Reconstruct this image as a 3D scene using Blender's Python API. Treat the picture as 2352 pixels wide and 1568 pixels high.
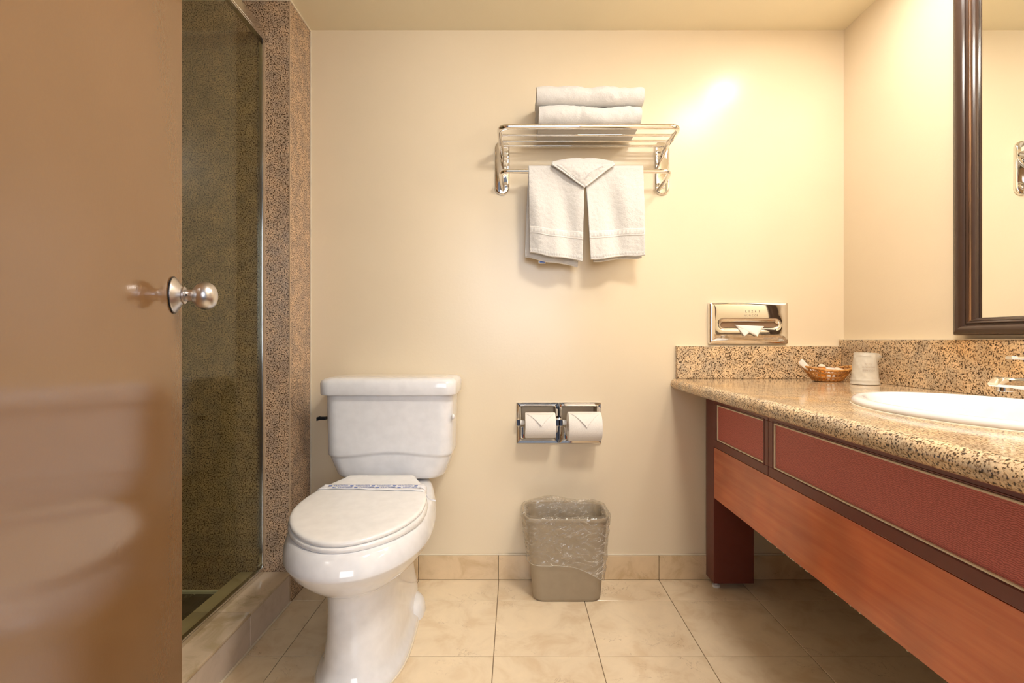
import bpy, bmesh, math, random
from mathutils import Vector, Matrix, noise
random.seed(7)
for o in list(bpy.data.objects): bpy.data.objects.remove(o, do_unlink=True)
S = bpy.context.scene
COL = S.collection
PI = math.pi

# ------------------------------------------------------------------ camera
FPX = 1136.0; EYE = 0.91; VX, VY = 1183.0, 782.0
cd = bpy.data.cameras.new('camera'); cam = bpy.data.objects.new('camera', cd); COL.objects.link(cam)
cam.location = (0, 0, EYE); cam.rotation_euler = (PI/2, 0, 0)
cd.sensor_width = 36.0; cd.lens = 36.0*FPX/2352.0
cd.shift_x = (1176-VX)/2352.0; cd.shift_y = (VY-784)/2352.0
cd.clip_start = 0.01
S.camera = cam

# ------------------------------------------------------------------ world, lights, exposure
w = bpy.data.worlds.new('world'); S.world = w; w.use_nodes = True
bg = w.node_tree.nodes['Background']; bg.inputs[0].default_value = (0.80, 0.86, 1.0, 1); bg.inputs[1].default_value = 0.25
S.view_settings.view_transform = 'Standard'; S.view_settings.look = 'None'
S.view_settings.exposure = 0.11; S.view_settings.gamma = 1.0; S.view_settings.use_curve_mapping = False
VANITY_EMIT = 132.0; FILL_EMIT = 84.0; WARM = (1.0, 0.95, 0.88)
def area(name, loc, rot, sx, sy, power, col):
    l = bpy.data.lights.new(name, 'AREA'); l.shape = 'RECTANGLE'; l.size = sx; l.size_y = sy; l.energy = power; l.color = col
    o = bpy.data.objects.new(name, l); COL.objects.link(o); o.location = loc; o.rotation_euler = rot
    return o
# daylight of the bedroom behind the camera, coming through the open doorway
area('bedroom_window_light', (0.3, -2.4, 1.5), (PI/2, 0, 0), 1.8, 1.5, 54.0, (0.86, 0.92, 1.0))

# ------------------------------------------------------------------ node helpers
def mat(name):
    m = bpy.data.materials.new(name); m.use_nodes = True
    nt = m.node_tree; b = nt.nodes['Principled BSDF']
    return m, nt, b
def N(nt, t, **k):
    n = nt.nodes.new(t)
    for a, v in k.items():
        if a in n.inputs.keys(): n.inputs[a].default_value = v
        else: setattr(n, a, v)
    return n
def ramp(nt, stops, interp='LINEAR'):
    r = nt.nodes.new('ShaderNodeValToRGB'); cr = r.color_ramp; cr.interpolation = interp
    cr.elements[0].position = stops[0][0]; cr.elements[0].color = (*stops[0][1], 1)
    cr.elements[1].position = stops[-1][0]; cr.elements[1].color = (*stops[-1][1], 1)
    for p, c in stops[1:-1]:
        e = cr.elements.new(p); e.color = (*c, 1)
    return r
def mix(nt, f, a, b, mode='MIX'):
    n = nt.nodes.new('ShaderNodeMix'); n.data_type = 'RGBA'; n.blend_type = mode
    for s, v in ((0, f), (6, a), (7, b)):
        if hasattr(v, 'links') or isinstance(v, bpy.types.NodeSocket): nt.links.new(v, n.inputs[s])
        elif s == 0: n.inputs[0].default_value = v
        else: n.inputs[s].default_value = (*v, 1)
    return n.outputs[2]
def coords(nt, rand=True):
    tc = nt.nodes.new('ShaderNodeTexCoord')
    if not rand: return tc.outputs['Object']
    oi = nt.nodes.new('ShaderNodeObjectInfo')
    m = nt.nodes.new('ShaderNodeMath'); m.operation = 'MULTIPLY'; m.inputs[1].default_value = 37.0
    nt.links.new(oi.outputs['Random'], m.inputs[0])
    a = nt.nodes.new('ShaderNodeVectorMath'); a.operation = 'ADD'
    nt.links.new(tc.outputs['Object'], a.inputs[0]); nt.links.new(m.outputs[0], a.inputs[1])
    return a.outputs[0]
def bump(nt, b, h, strength, dist=0.001):
    n = nt.nodes.new('ShaderNodeBump'); n.inputs['Strength'].default_value = strength; n.inputs['Distance'].default_value = dist
    nt.links.new(h, n.inputs['Height']); nt.links.new(n.outputs[0], b.inputs['Normal'])
def simple(name, col, rough=0.5, metal=0.0, **k):
    m, nt, b = mat(name)
    b.inputs['Base Color'].default_value = (*col, 1); b.inputs['Roughness'].default_value = rough; b.inputs['Metallic'].default_value = metal
    for a, v in k.items(): b.inputs[a].default_value = v
    # faint natural unevenness
    n = N(nt, 'ShaderNodeTexNoise', Scale=35.0, Detail=3.0); nt.links.new(coords(nt, False), n.inputs['Vector'])
    r = ramp(nt, [(0.3, tuple(c*0.96 for c in col)), (0.7, tuple(min(1, c*1.03) for c in col))])
    nt.links.new(n.outputs[0], r.inputs[0]); nt.links.new(r.outputs[0], b.inputs['Base Color'])
    return m

def wall_paint(name, col, rough=0.33):
    m, nt, b = mat(name); v = coords(nt, False)
    n1 = N(nt, 'ShaderNodeTexNoise', Scale=3.0, Detail=4.0); nt.links.new(v, n1.inputs['Vector'])
    r = ramp(nt, [(0.35, tuple(c*0.975 for c in col)), (0.65, col)]); nt.links.new(n1.outputs[0], r.inputs[0])
    nt.links.new(r.outputs[0], b.inputs['Base Color'])
    n2 = N(nt, 'ShaderNodeTexNoise', Scale=95.0, Detail=4.0, Roughness=0.6); nt.links.new(v, n2.inputs['Vector'])
    n3 = N(nt, 'ShaderNodeTexNoise', Scale=9.0, Detail=2.0); nt.links.new(v, n3.inputs['Vector'])
    a = nt.nodes.new('ShaderNodeMath'); a.operation = 'ADD'; nt.links.new(n2.outputs[0], a.inputs[0]); nt.links.new(n3.outputs[0], a.inputs[1])
    bump(nt, b, a.outputs[0], 0.22, 0.0012)
    b.inputs['Roughness'].default_value = rough; b.inputs['Specular IOR Level'].default_value = 0.5
    return m

def granite(name, light, mid, dark, vein=None, scale=230.0, rough=0.12, lo=0.40):
    m, nt, b = mat(name); v = coords(nt, False)
    n1 = N(nt, 'ShaderNodeTexNoise', Scale=scale, Detail=1.5, Roughness=0.6); nt.links.new(v, n1.inputs['Vector'])
    r1 = ramp(nt, [(lo-0.03, dark), (lo+0.035, mid), (lo+0.12, light)]); nt.links.new(n1.outputs[0], r1.inputs[0])
    n2 = N(nt, 'ShaderNodeTexNoise', Scale=scale*0.09, Detail=3.0); nt.links.new(v, n2.inputs['Vector'])
    r2 = ramp(nt, [(0.38, (0.78, 0.78, 0.80)), (0.62, (1.08, 1.03, 0.95))]); nt.links.new(n2.outputs[0], r2.inputs[0])
    c = mix(nt, 1.0, r1.outputs[0], r2.outputs[0], 'MULTIPLY')
    vo = N(nt, 'ShaderNodeTexVoronoi', Scale=scale*1.0); nt.links.new(v, vo.inputs['Vector'])
    rv = ramp(nt, [(0.0, (0.8, 0.78, 0.76)), (1.0, (1.12, 1.1, 1.05))])
    sp = nt.nodes.new('ShaderNodeSeparateColor'); nt.links.new(vo.outputs['Color'], sp.inputs[0]); nt.links.new(sp.outputs[0], rv.inputs[0])
    c = mix(nt, 1.0, c, rv.outputs[0], 'MULTIPLY')
    if vein:
        n3 = N(nt, 'ShaderNodeTexNoise', Scale=5.0, Detail=2.0); nt.links.new(v, n3.inputs['Vector'])
        r3 = ramp(nt, [(0.52, (0, 0, 0)), (0.68, (0.55, 0.55, 0.55))]); nt.links.new(n3.outputs[0], r3.inputs[0])
        c2 = mix(nt, 1.0, c, vein, 'MULTIPLY'); c = mix(nt, r3.outputs[0], c, c2)
    nt.links.new(c, b.inputs['Base Color']); b.inputs['Roughness'].default_value = rough
    return m

def marble(name, base, cloud, veinc, rough=0.16, vein_amt=0.6):
    m, nt, b = mat(name); v = coords(nt, True)
    n1 = N(nt, 'ShaderNodeTexNoise', Scale=9.0, Detail=6.0, Roughness=0.62, Distortion=0.6); nt.links.new(v, n1.inputs['Vector'])
    r1 = ramp(nt, [(0.36, cloud), (0.5, base), (0.66, tuple(min(1, c*1.06) for c in base))]); nt.links.new(n1.outputs[0], r1.inputs[0])
    n2 = N(nt, 'ShaderNodeTexNoise', Scale=5.0, Detail=6.0, Roughness=0.68, Distortion=1.4); nt.links.new(v, n2.inputs['Vector'])
    r2 = ramp(nt, [(0.494, (0, 0, 0)), (0.5, (1, 1, 1)), (0.506, (0, 0, 0))]); nt.links.new(n2.outputs[0], r2.inputs[0])
    n3 = N(nt, 'ShaderNodeTexNoise', Scale=7.0, Detail=2.0); nt.links.new(v, n3.inputs['Vector'])
    r3 = ramp(nt, [(0.52, (0, 0, 0)), (0.66, (vein_amt,)*3)]); nt.links.new(n3.outputs[0], r3.inputs[0])
    f = mix(nt, 1.0, r2.outputs[0], r3.outputs[0], 'MULTIPLY')
    c = mix(nt, f, r1.outputs[0], veinc)
    nt.links.new(c, b.inputs['Base Color']); b.inputs['Roughness'].default_value = rough
    return m

def wood(name, c1, c2, rough=0.2, coat=0.5, axis=1, scale=1.0):
    m, nt, b = mat(name); v = coords(nt, False)
    mp = nt.nodes.new('ShaderNodeMapping'); sc = [60*scale]*3; sc[axis] = 3.0*scale
    mp.inputs['Scale'].default_value = sc; nt.links.new(v, mp.inputs['Vector'])
    n1 = N(nt, 'ShaderNodeTexNoise', Scale=1.0, Detail=6.0, Roughness=0.6); nt.links.new(mp.outputs[0], n1.inputs['Vector'])
    r = ramp(nt, [(0.3, c1), (0.7, c2)]); nt.links.new(n1.outputs[0], r.inputs[0])
    n4 = N(nt, 'ShaderNodeTexNoise', Scale=6.0, Detail=2.0); nt.links.new(v, n4.inputs['Vector'])
    r4 = ramp(nt, [(0.35, (0.82, 0.8, 0.8)), (0.65, (1.08, 1.05, 1.0))]); nt.links.new(n4.outputs[0], r4.inputs[0])
    nt.links.new(mix(nt, 1.0, r.outputs[0], r4.outputs[0], 'MULTIPLY'), b.inputs['Base Color'])
    b.inputs['Roughness'].default_value = rough
    b.inputs['Coat Weight'].default_value = coat; b.inputs['Coat Roughness'].default_value = rough
    return m

def terry(name, col, amt=0.9, sc=620.0, ribs=False):
    m, nt, b = mat(name); v = coords(nt, False)
    b.inputs['Base Color'].default_value = (*col, 1); b.inputs['Roughness'].default_value = 0.95
    b.inputs['Sheen Weight'].default_value = 0.35; b.inputs['Sheen Roughness'].default_value = 0.5
    b.inputs['Specular IOR Level'].default_value = 0.1
    n = N(nt, 'ShaderNodeTexNoise', Scale=sc, Detail=3.0, Roughness=0.7); nt.links.new(v, n.inputs['Vector'])
    n2 = N(nt, 'ShaderNodeTexNoise', Scale=sc*0.3, Detail=2.0); nt.links.new(v, n2.inputs['Vector'])
    a = nt.nodes.new('ShaderNodeMath'); a.operation = 'ADD'; nt.links.new(n.outputs[0], a.inputs[0]); nt.links.new(n2.outputs[0], a.inputs[1])
    r = ramp(nt, [(0.35, tuple(c*0.9 for c in col)), (0.6, col)]); nt.links.new(n.outputs[0], r.inputs[0])
    nt.links.new(r.outputs[0], b.inputs['Base Color'])
    bump(nt, b, a.outputs[0], amt, 0.003)
    return m

def metal_noise(name, col, rough, sc=(1, 1, 1), amt=0.08):
    m, nt, b = mat(name); v = coords(nt, False)
    b.inputs['Base Color'].default_value = (*col, 1); b.inputs['Metallic'].default_value = 1.0
    mp = nt.nodes.new('ShaderNodeMapping'); mp.inputs['Scale'].default_value = sc; nt.links.new(v, mp.inputs['Vector'])
    n = N(nt, 'ShaderNodeTexNoise', Scale=60.0, Detail=4.0); nt.links.new(mp.outputs[0], n.inputs['Vector'])
    mr = nt.nodes.new('ShaderNodeMapRange'); mr.inputs['To Min'].default_value = max(0.01, rough-amt); mr.inputs['To Max'].default_value = rough+amt
    nt.links.new(n.outputs[0], mr.inputs[0]); nt.links.new(mr.outputs[0], b.inputs['Roughness'])
    return m

M = {}
M['wall'] = wall_paint('cream_wall_paint', (0.83, 0.70, 0.51), 0.25)
M['ceiling'] = wall_paint('ceiling_paint', (0.94, 0.85, 0.64), 0.5)
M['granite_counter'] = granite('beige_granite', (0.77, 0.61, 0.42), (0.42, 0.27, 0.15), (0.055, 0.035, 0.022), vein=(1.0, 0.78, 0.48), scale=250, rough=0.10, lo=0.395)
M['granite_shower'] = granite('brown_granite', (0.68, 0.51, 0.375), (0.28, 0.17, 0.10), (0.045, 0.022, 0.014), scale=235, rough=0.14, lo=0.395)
M['marble'] = marble('cream_marble', (0.88, 0.73, 0.52), (0.80, 0.63, 0.42), (0.30, 0.17, 0.08))
M['marble_skirting'] = marble('tan_marble', (0.74, 0.56, 0.35), (0.62, 0.44, 0.25), (0.30, 0.17, 0.08), vein_amt=0.4)
M['marble_curb'] = marble('beige_marble', (0.70, 0.56, 0.40), (0.55, 0.43, 0.27), (0.16, 0.10, 0.05), vein_amt=0.7)
M['marble_face'] = marble('pinkish_marble', (0.72, 0.60, 0.50), (0.64, 0.52, 0.42), (0.35, 0.24, 0.16), rough=0.25, vein_amt=0.25)
M['dark_tile'] = marble('dark_brown_tile', (0.06, 0.04, 0.02), (0.025, 0.016, 0.009), (0.5, 0.42, 0.3), rough=0.2, vein_amt=0.5)
M['grout'] = simple('grout', (0.26, 0.18, 0.11), 0.9)
M['white_grout'] = simple('white_grout', (0.75, 0.72, 0.62), 0.8)
M['tan_seam'] = simple('tan_seam', (0.52, 0.37, 0.24), 0.5)
M['caulk'] = simple('caulk', (0.84, 0.74, 0.58), 0.5)
M['porcelain'] = simple('white_porcelain', (0.86, 0.85, 0.86), 0.07)
M['porcelain'].node_tree.nodes['Principled BSDF'].inputs['Coat Weight'].default_value = 0.3
M['seat_plastic'] = simple('seat_plastic', (0.90, 0.88, 0.86), 0.18)
M['chrome'] = metal_noise('chrome', (0.86, 0.84, 0.82), 0.04, amt=0.01)
M['brushed'] = metal_noise('brushed_nickel', (0.72, 0.69, 0.68), 0.32, sc=(1, 1, 14), amt=0.05)
M['alu'] = metal_noise('polished_aluminium', (0.78, 0.76, 0.72), 0.14, amt=0.03)
M['dark_metal'] = simple('dark_metal', (0.03, 0.03, 0.035), 0.25, 0.6)
M['recess'] = simple('recess_metal', (0.50, 0.40, 0.28), 0.45, 0.4)
M['mahogany'] = simple('mahogany_lacquer', (0.17, 0.040, 0.028), 0.26)
M['cherry'] = wood('cherry_apron', (0.60, 0.135, 0.042), (0.74, 0.21, 0.072), 0.20, 0.5)
M['cream_trim'] = simple('cream_trim', (0.86, 0.74, 0.56), 0.35)
M['mirror'] = simple('mirror_silver', (0.93, 0.94, 0.92), 0.0, 1.0)
for l in list(M['mirror'].node_tree.links):
    if l.to_socket.name == 'Base Color': M['mirror'].node_tree.links.remove(l)
M['mirror'].node_tree.nodes['Principled BSDF'].inputs['Base Color'].default_value = (0.93, 0.94, 0.90, 1)
M['frame_wood'] = simple('dark_frame_lacquer', (0.060, 0.034, 0.024), 0.20)
M['worn_gold'] = wood('worn_gold_bead', (0.04, 0.018, 0.01), (0.42, 0.20, 0.08), 0.3, 0.4, axis=2)
M['terry'] = terry('white_terry', (0.84, 0.81, 0.77), 0.6)
M['terry_band'] = terry('woven_band_cloth', (0.86, 0.83, 0.79), 0.2, 900.0)
M['paper'] = simple('white_paper', (0.90, 0.86, 0.80), 0.9)
M['soft_paper'] = terry('toilet_paper', (0.90, 0.85, 0.79), 0.15, 500.0)
M['cardboard'] = simple('cardboard_core', (0.28, 0.17, 0.10), 0.9)
M['strap'] = simple('paper_strap', (0.86, 0.85, 0.88), 0.5)
M['blue_ink'] = simple('blue_ink', (0.06, 0.14, 0.48), 0.5)
M['grey_ink'] = simple('grey_ink', (0.33, 0.27, 0.22), 0.6)
M['bin'] = simple('taupe_plastic', (0.36, 0.29, 0.20), 0.45)
M['wicker'] = wood('wicker', (0.42, 0.17, 0.035), (0.75, 0.38, 0.10), 0.35, 0.4, axis=0)
M['orange_cap'] = simple('orange_plastic', (0.85, 0.30, 0.03), 0.3)
M['soap'] = simple('soap_wrap', (0.85, 0.68, 0.52), 0.35)
M['white_plastic'] = simple('white_plastic', (0.88, 0.85, 0.80), 0.3)
M['carpet'] = simple('dark_carpet', (0.018, 0.020, 0.035), 0.95)
M['dark'] = simple('dark_interior', (0.02, 0.015, 0.012), 0.8)

# painted door: semi-gloss brown with orange peel
m, nt, b = mat('brown_door_paint'); v = coords(nt, False)
n1 = N(nt, 'ShaderNodeTexNoise', Scale=2.5, Detail=3.0); nt.links.new(v, n1.inputs['Vector'])
r = ramp(nt, [(0.3, (0.225, 0.118, 0.048)), (0.7, (0.25, 0.132, 0.056))]); nt.links.new(n1.outputs[0], r.inputs[0])
nt.links.new(r.outputs[0], b.inputs['Base Color'])
n2 = N(nt, 'ShaderNodeTexNoise', Scale=160.0, Detail=2.0); nt.links.new(v, n2.inputs['Vector']); bump(nt, b, n2.outputs[0], 0.10, 0.001)
b.inputs['Roughness'].default_value = 0.10; b.inputs['Specular IOR Level'].default_value = 0.7
M['door'] = m

# embossed red panel
m, nt, b = mat('embossed_red_panel'); v = coords(nt, False)
wv = N(nt, 'ShaderNodeTexWave', Scale=95.0, Distortion=7.0, Detail=2.0); wv.bands_direction = 'Z'
wv.inputs['Detail Scale'].default_value = 1.2; nt.links.new(v, wv.inputs['Vector'])
r = ramp(nt, [(0.0, (0.40, 0.080, 0.070)), (1.0, (0.66, 0.170, 0.140))]); nt.links.new(wv.outputs[1], r.inputs[0])
nt.links.new(r.outputs[0], b.inputs['Base Color']); bump(nt, b, wv.outputs[1], 0.35, 0.0015)
b.inputs['Roughness'].default_value = 0.42
M['red_panel'] = m

# glass of the shower screen (thin sheet: tint + fresnel reflection)
def sheet_glass(name, tint, refl=0.10, haze=0.0, hazecol=(0.9, 0.85, 0.75), rough=0.0, ior=1.5):
    m = bpy.data.materials.new(name); m.use_nodes = True; nt = m.node_tree; nt.nodes.clear()
    out = nt.nodes.new('ShaderNodeOutputMaterial')
    tr = nt.nodes.new('ShaderNodeBsdfTransparent'); tr.inputs[0].default_value = (*tint, 1)
    gl = nt.nodes.new('ShaderNodeBsdfGlossy'); gl.inputs['Roughness'].default_value = rough
    # Schlick reflectance, the same from both sides of the sheet
    fr = nt.nodes.new('ShaderNodeLayerWeight'); fr.inputs[0].default_value = 0.5
    pw = nt.nodes.new('ShaderNodeMath'); pw.operation = 'POWER'; pw.inputs[1].default_value = 5.0; nt.links.new(fr.outputs['Facing'], pw.inputs[0])
    a = nt.nodes.new('ShaderNodeMath'); a.operation = 'MULTIPLY_ADD'; a.inputs[1].default_value = 0.9-refl; a.inputs[2].default_value = refl; a.use_clamp = True
    nt.links.new(pw.outputs[0], a.inputs[0])
    last = tr.outputs[0]
    if haze > 0:
        df = nt.nodes.new('ShaderNodeBsdfTranslucent'); df.inputs[0].default_value = (*hazecol, 1)
        d2 = nt.nodes.new('ShaderNodeBsdfDiffuse'); d2.inputs[0].default_value = (*hazecol, 1)
        mm = nt.nodes.new('ShaderNodeMixShader'); mm.inputs[0].default_value = 0.7
        nt.links.new(df.outputs[0], mm.inputs[1]); nt.links.new(d2.outputs[0], mm.inputs[2])
        h = nt.nodes.new('ShaderNodeMixShader'); h.inputs[0].default_value = haze
        nt.links.new(last, h.inputs[1]); nt.links.new(mm.outputs[0], h.inputs[2]); last = h.outputs[0]
    mx = nt.nodes.new('ShaderNodeMixShader'); nt.links.new(a.outputs[0], mx.inputs[0]); nt.links.new(last, mx.inputs[1]); nt.links.new(gl.outputs[0], mx.inputs[2])
    nt.links.new(mx.outputs[0], out.inputs[0])
    return m
M['glass'] = sheet_glass('greenish_glass', (0.88, 0.90, 0.80), 0.05)
M['film'] = sheet_glass('clear_film', (0.97, 0.96, 0.94), 0.05, 0.25, rough=0.10, ior=1.45, hazecol=(0.92, 0.86, 0.76))
def crease_film(m):
    nt = m.node_tree; v = coords(nt, False)
    mp = nt.nodes.new('ShaderNodeMapping'); mp.inputs['Rotation'].default_value = (0.5, 0.9, 0.3); mp.inputs['Scale'].default_value = (1, 1, 2.4); nt.links.new(v, mp.inputs['Vector'])
    n = N(nt, 'ShaderNodeTexNoise', Scale=13.0, Detail=3.0, Roughness=0.55, Distortion=1.2); nt.links.new(mp.outputs[0], n.inputs['Vector'])
    r = ramp(nt, [(0.40, (0.10,)*3), (0.485, (0.22,)*3), (0.50, (0.85,)*3), (0.515, (0.26,)*3), (0.62, (0.10,)*3)]); nt.links.new(n.outputs[0], r.inputs[0])
    n2 = N(nt, 'ShaderNodeTexNoise', Scale=6.0, Detail=2.0); nt.links.new(v, n2.inputs['Vector'])
    mr = nt.nodes.new('ShaderNodeMapRange'); mr.inputs['From Min'].default_value = 0.35; mr.inputs['From Max'].default_value = 0.65; mr.inputs['To Min'].default_value = 0.35; mr.inputs['To Max'].default_value = 1.1
    nt.links.new(n2.outputs[0], mr.inputs[0])
    mu = nt.nodes.new('ShaderNodeMath'); mu.operation = 'MULTIPLY'; mu.use_clamp = True; nt.links.new(r.outputs[0], mu.inputs[0]); nt.links.new(mr.outputs[0], mu.inputs[1])
    bp = nt.nodes.new('ShaderNodeBump'); bp.inputs['Strength'].default_value = 0.9; bp.inputs['Distance'].default_value = 0.006; nt.links.new(r.outputs[0], bp.inputs['Height'])
    for nd in nt.nodes:
        if nd.type == 'BSDF_GLOSSY': nt.links.new(bp.outputs[0], nd.inputs['Normal'])
        if nd.type == 'MIX_SHADER' and abs(nd.inputs[0].default_value-0.25) < 1e-6 and not nd.inputs[0].links: nt.links.new(mu.outputs[0], nd.inputs[0])
crease_film(M['film'])
M['film_thin'] = sheet_glass('cup_film', (0.95, 0.94, 0.92), 0.03, 0.5, rough=0.25, ior=1.4)
def emitter(name, col, e):
    m = bpy.data.materials.new(name); m.use_nodes = True; b = m.node_tree.nodes['Principled BSDF']
    b.inputs['Base Color'].default_value = (*col, 1); b.inputs['Emission Color'].default_value = (*col, 1); b.inputs['Emission Strength'].default_value = e
    return m
M['bulb'] = emitter('lit_wide_lens', WARM, VANITY_EMIT*(0.057/0.115)**2)
M['bulb_far'] = emitter('lit_far_lens', WARM, VANITY_EMIT*0.56)
M['diffuser'] = emitter('fill_diffuser', (1.0, 0.95, 0.87), FILL_EMIT)

# ------------------------------------------------------------------ geometry helpers (all world coordinates)
def wpos(o):
    p = Vector((0, 0, 0))
    while o is not None: p += o.location; o = o.parent
    return p
def obj(name, bm, m, parent=None, base=None, smooth=False, label=None, kind=None, angle=None):
    """link bm (world coordinates) as one mesh object"""
    me = bpy.data.meshes.new(name)
    if parent is not None: org = wpos(parent) if base is None else Vector(base)
    else: org = Vector(base) if base is not None else Vector((0, 0, 0))
    for v in bm.verts: v.co -= org
    bmesh.ops.recalc_face_normals(bm, faces=bm.faces)
    bm.to_mesh(me); bm.free()
    for i in (m if isinstance(m, (list, tuple)) else [m]): me.materials.append(i)
    if smooth:
        for p in me.polygons: p.use_smooth = True
        if angle is not None:
            try: me.set_sharp_from_angle(angle=math.radians(angle))
            except Exception: pass
    o = bpy.data.objects.new(name, me); COL.objects.link(o)
    if parent is not None:
        o.parent = parent; o.location = org - wpos(parent)
    else: o.location = org
    if label: o['label'] = label
    if kind: o['kind'] = kind
    return o
def tag(o, label, cat, group=None):
    o['label'] = label; o['category'] = cat
    if group: o['group'] = group
    return o
def thing(name, loc, label, cat, group=None):
    o = bpy.data.objects.new(name, None); COL.objects.link(o); o.location = loc; o.empty_display_size = 0.05
    return tag(o, label, cat, group)
def B(): return bmesh.new()
def box(bm, x0, x1, y0, y1, z0, z1, bev=0.0, seg=2):
    t = bmesh.new(); bmesh.ops.create_cube(t, size=1.0)
    for v in t.verts: v.co = Vector(((x0+x1)/2+v.co.x*(x1-x0), (y0+y1)/2+v.co.y*(y1-y0), (z0+z1)/2+v.co.z*(z1-z0)))
    if bev > 0: bmesh.ops.bevel(t, geom=list(t.edges), offset=bev, segments=seg, affect='EDGES', profile=0.5)
    me = bpy.data.meshes.new('t'); t.to_mesh(me); t.free(); bm.from_mesh(me); bpy.data.meshes.remove(me)
    return bm
def obox(bm, o, ax, ay, az, bev=0.0):
    """box from corner o with edge vectors"""
    t = bmesh.new(); o = Vector(o); ax = Vector(ax); ay = Vector(ay); az = Vector(az)
    vs = [t.verts.new(o+i*ax+j*ay+k*az) for i in (0, 1) for j in (0, 1) for k in (0, 1)]
    for f in ((0, 1, 3, 2), (4, 6, 7, 5), (0, 4, 5, 1), (2, 3, 7, 6), (0, 2, 6, 4), (1, 5, 7, 3)): t.faces.new([vs[i] for i in f])
    if bev: bmesh.ops.bevel(t, geom=list(t.edges), offset=bev, segments=2, affect='EDGES')
    me = bpy.data.meshes.new('t'); t.to_mesh(me); t.free(); bm.from_mesh(me); bpy.data.meshes.remove(me)
    return bm
def loft(bm, rings, closed=True, cap0=True, cap1=True):
    R = [[bm.verts.new(p) for p in r] for r in rings]; n = len(R[0])
    for a, b_ in zip(R[:-1], R[1:]):
        for i in range(n if closed else n-1):
            j = (i+1) % n; bm.faces.new((a[i], a[j], b_[j], b_[i]))
    if cap0 and closed: bm.faces.new(R[0][::-1])
    if cap1 and closed: bm.faces.new(R[-1])
    return R
def lathe(bm, o, axis, prof, n=32, cap0=True, cap1=True):
    """prof: (distance along axis, radius)"""
    o = Vector(o); a = Vector(axis).normalized(); u = a.orthogonal().normalized(); v = a.cross(u)
    rings = [[o+a*h+(u*math.cos(2*PI*i/n)+v*math.sin(2*PI*i/n))*max(r, 1e-5) for i in range(n)] for h, r in prof]
    loft(bm, rings, True, cap0, cap1); return bm
def rrect(cx, cy, hx, hy, r, z, n=8):
    pts = []; r = min(r, hx-1e-4, hy-1e-4)
    for (sx, sy, a0) in ((1, 1, 0), (-1, 1, PI/2), (-1, -1, PI), (1, -1, 3*PI/2)):
        for i in range(n+1):
            a = a0+PI/2*i/n; pts.append(Vector((cx+sx*(hx-r)+r*math.cos(a), cy+sy*(hy-r)+r*math.sin(a), z)))
    return pts
def tube(bm, pts, rad, n=14, caps=True):
    pts = [Vector(p) for p in pts]; rings = []
    t = (pts[1]-pts[0]).normalized(); u = t.orthogonal().normalized()
    for i, p in enumerate(pts):
        d = ((pts[min(i+1, len(pts)-1)]-p).normalized()+(p-pts[max(i-1, 0)]).normalized())
        if d.length < 1e-6: d = t.copy()
        d.normalize(); u = (u-d*u.dot(d)).normalized(); v = d.cross(u)
        rr = rad(i/(len(pts)-1)) if callable(rad) else rad
        rings.append([p+(u*math.cos(2*PI*k/n)+v*math.sin(2*PI*k/n))*rr for k in range(n)])
    loft(bm, rings, True, caps, caps); return bm
def smooth_path(pts, rad, n=8):
    """polyline with rounded corners"""
    pts = [Vector(p) for p in pts]; out = [pts[0]]
    for i in range(1, len(pts)-1):
        a = (pts[i-1]-pts[i]); b_ = (pts[i+1]-pts[i]); r = min(rad, a.length*0.49, b_.length*0.49)
        p0 = pts[i]+a.normalized()*r; p1 = pts[i]+b_.normalized()*r
        for k in range(n+1):
            t = k/n; out.append(p0*(1-t)**2+pts[i]*2*t*(1-t)+p1*t*t)
    out.append(pts[-1]); return out
def grid(bm, f, nu, nv):
    V = [[bm.verts.new(f(i/nu, j/nv)) for j in range(nv+1)] for i in range(nu+1)]
    for i in range(nu):
        for j in range(nv): bm.faces.new((V[i][j], V[i+1][j], V[i+1][j+1], V[i][j+1]))
    return V
def text_bm(body, size, place, extrude=0.0):
    """flat lettering as mesh; place(Vector(x,y)) -> world point"""
    c = bpy.data.curves.new('lettering', 'FONT'); c.body = body; c.size = size; c.align_x = 'CENTER'; c.align_y = 'CENTER'; c.resolution_u = 2
    o = bpy.data.objects.new('lettering', c); COL.objects.link(o)
    dg = bpy.context.evaluated_depsgraph_get(); me = bpy.data.meshes.new_from_object(o.evaluated_get(dg))
    bm = bmesh.new(); bm.from_mesh(me)
    bpy.data.objects.remove(o, do_unlink=True); bpy.data.curves.remove(c); bpy.data.meshes.remove(me)
    for v in bm.verts: v.co = place(v.co)
    return bm
def P(px, py, Y):  # a pixel of the photograph seen at depth Y, as a point of the room
    return Vector(((px-VX)*Y/FPX, Y, EYE-(py-VY)*Y/FPX))
def nz(p, s, seed=0.0): return noise.noise(Vector(p)*s+Vector((seed, seed*1.7, seed*0.3)))
def solid(o, th, off=-1.0):
    md = o.modifiers.new('solid', 'SOLIDIFY'); md.thickness = th; md.offset = off; return o
def subd(o, n=1):
    md = o.modifiers.new('sub', 'SUBSURF'); md.levels = n; md.render_levels = n; return o

# ------------------------------------------------------------------ the room
YB = 1.893; XR = 1.258; XL = -0.783; ZC = 2.097; YP = 1.72; YN = 0.25; XSH = -1.70
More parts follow.
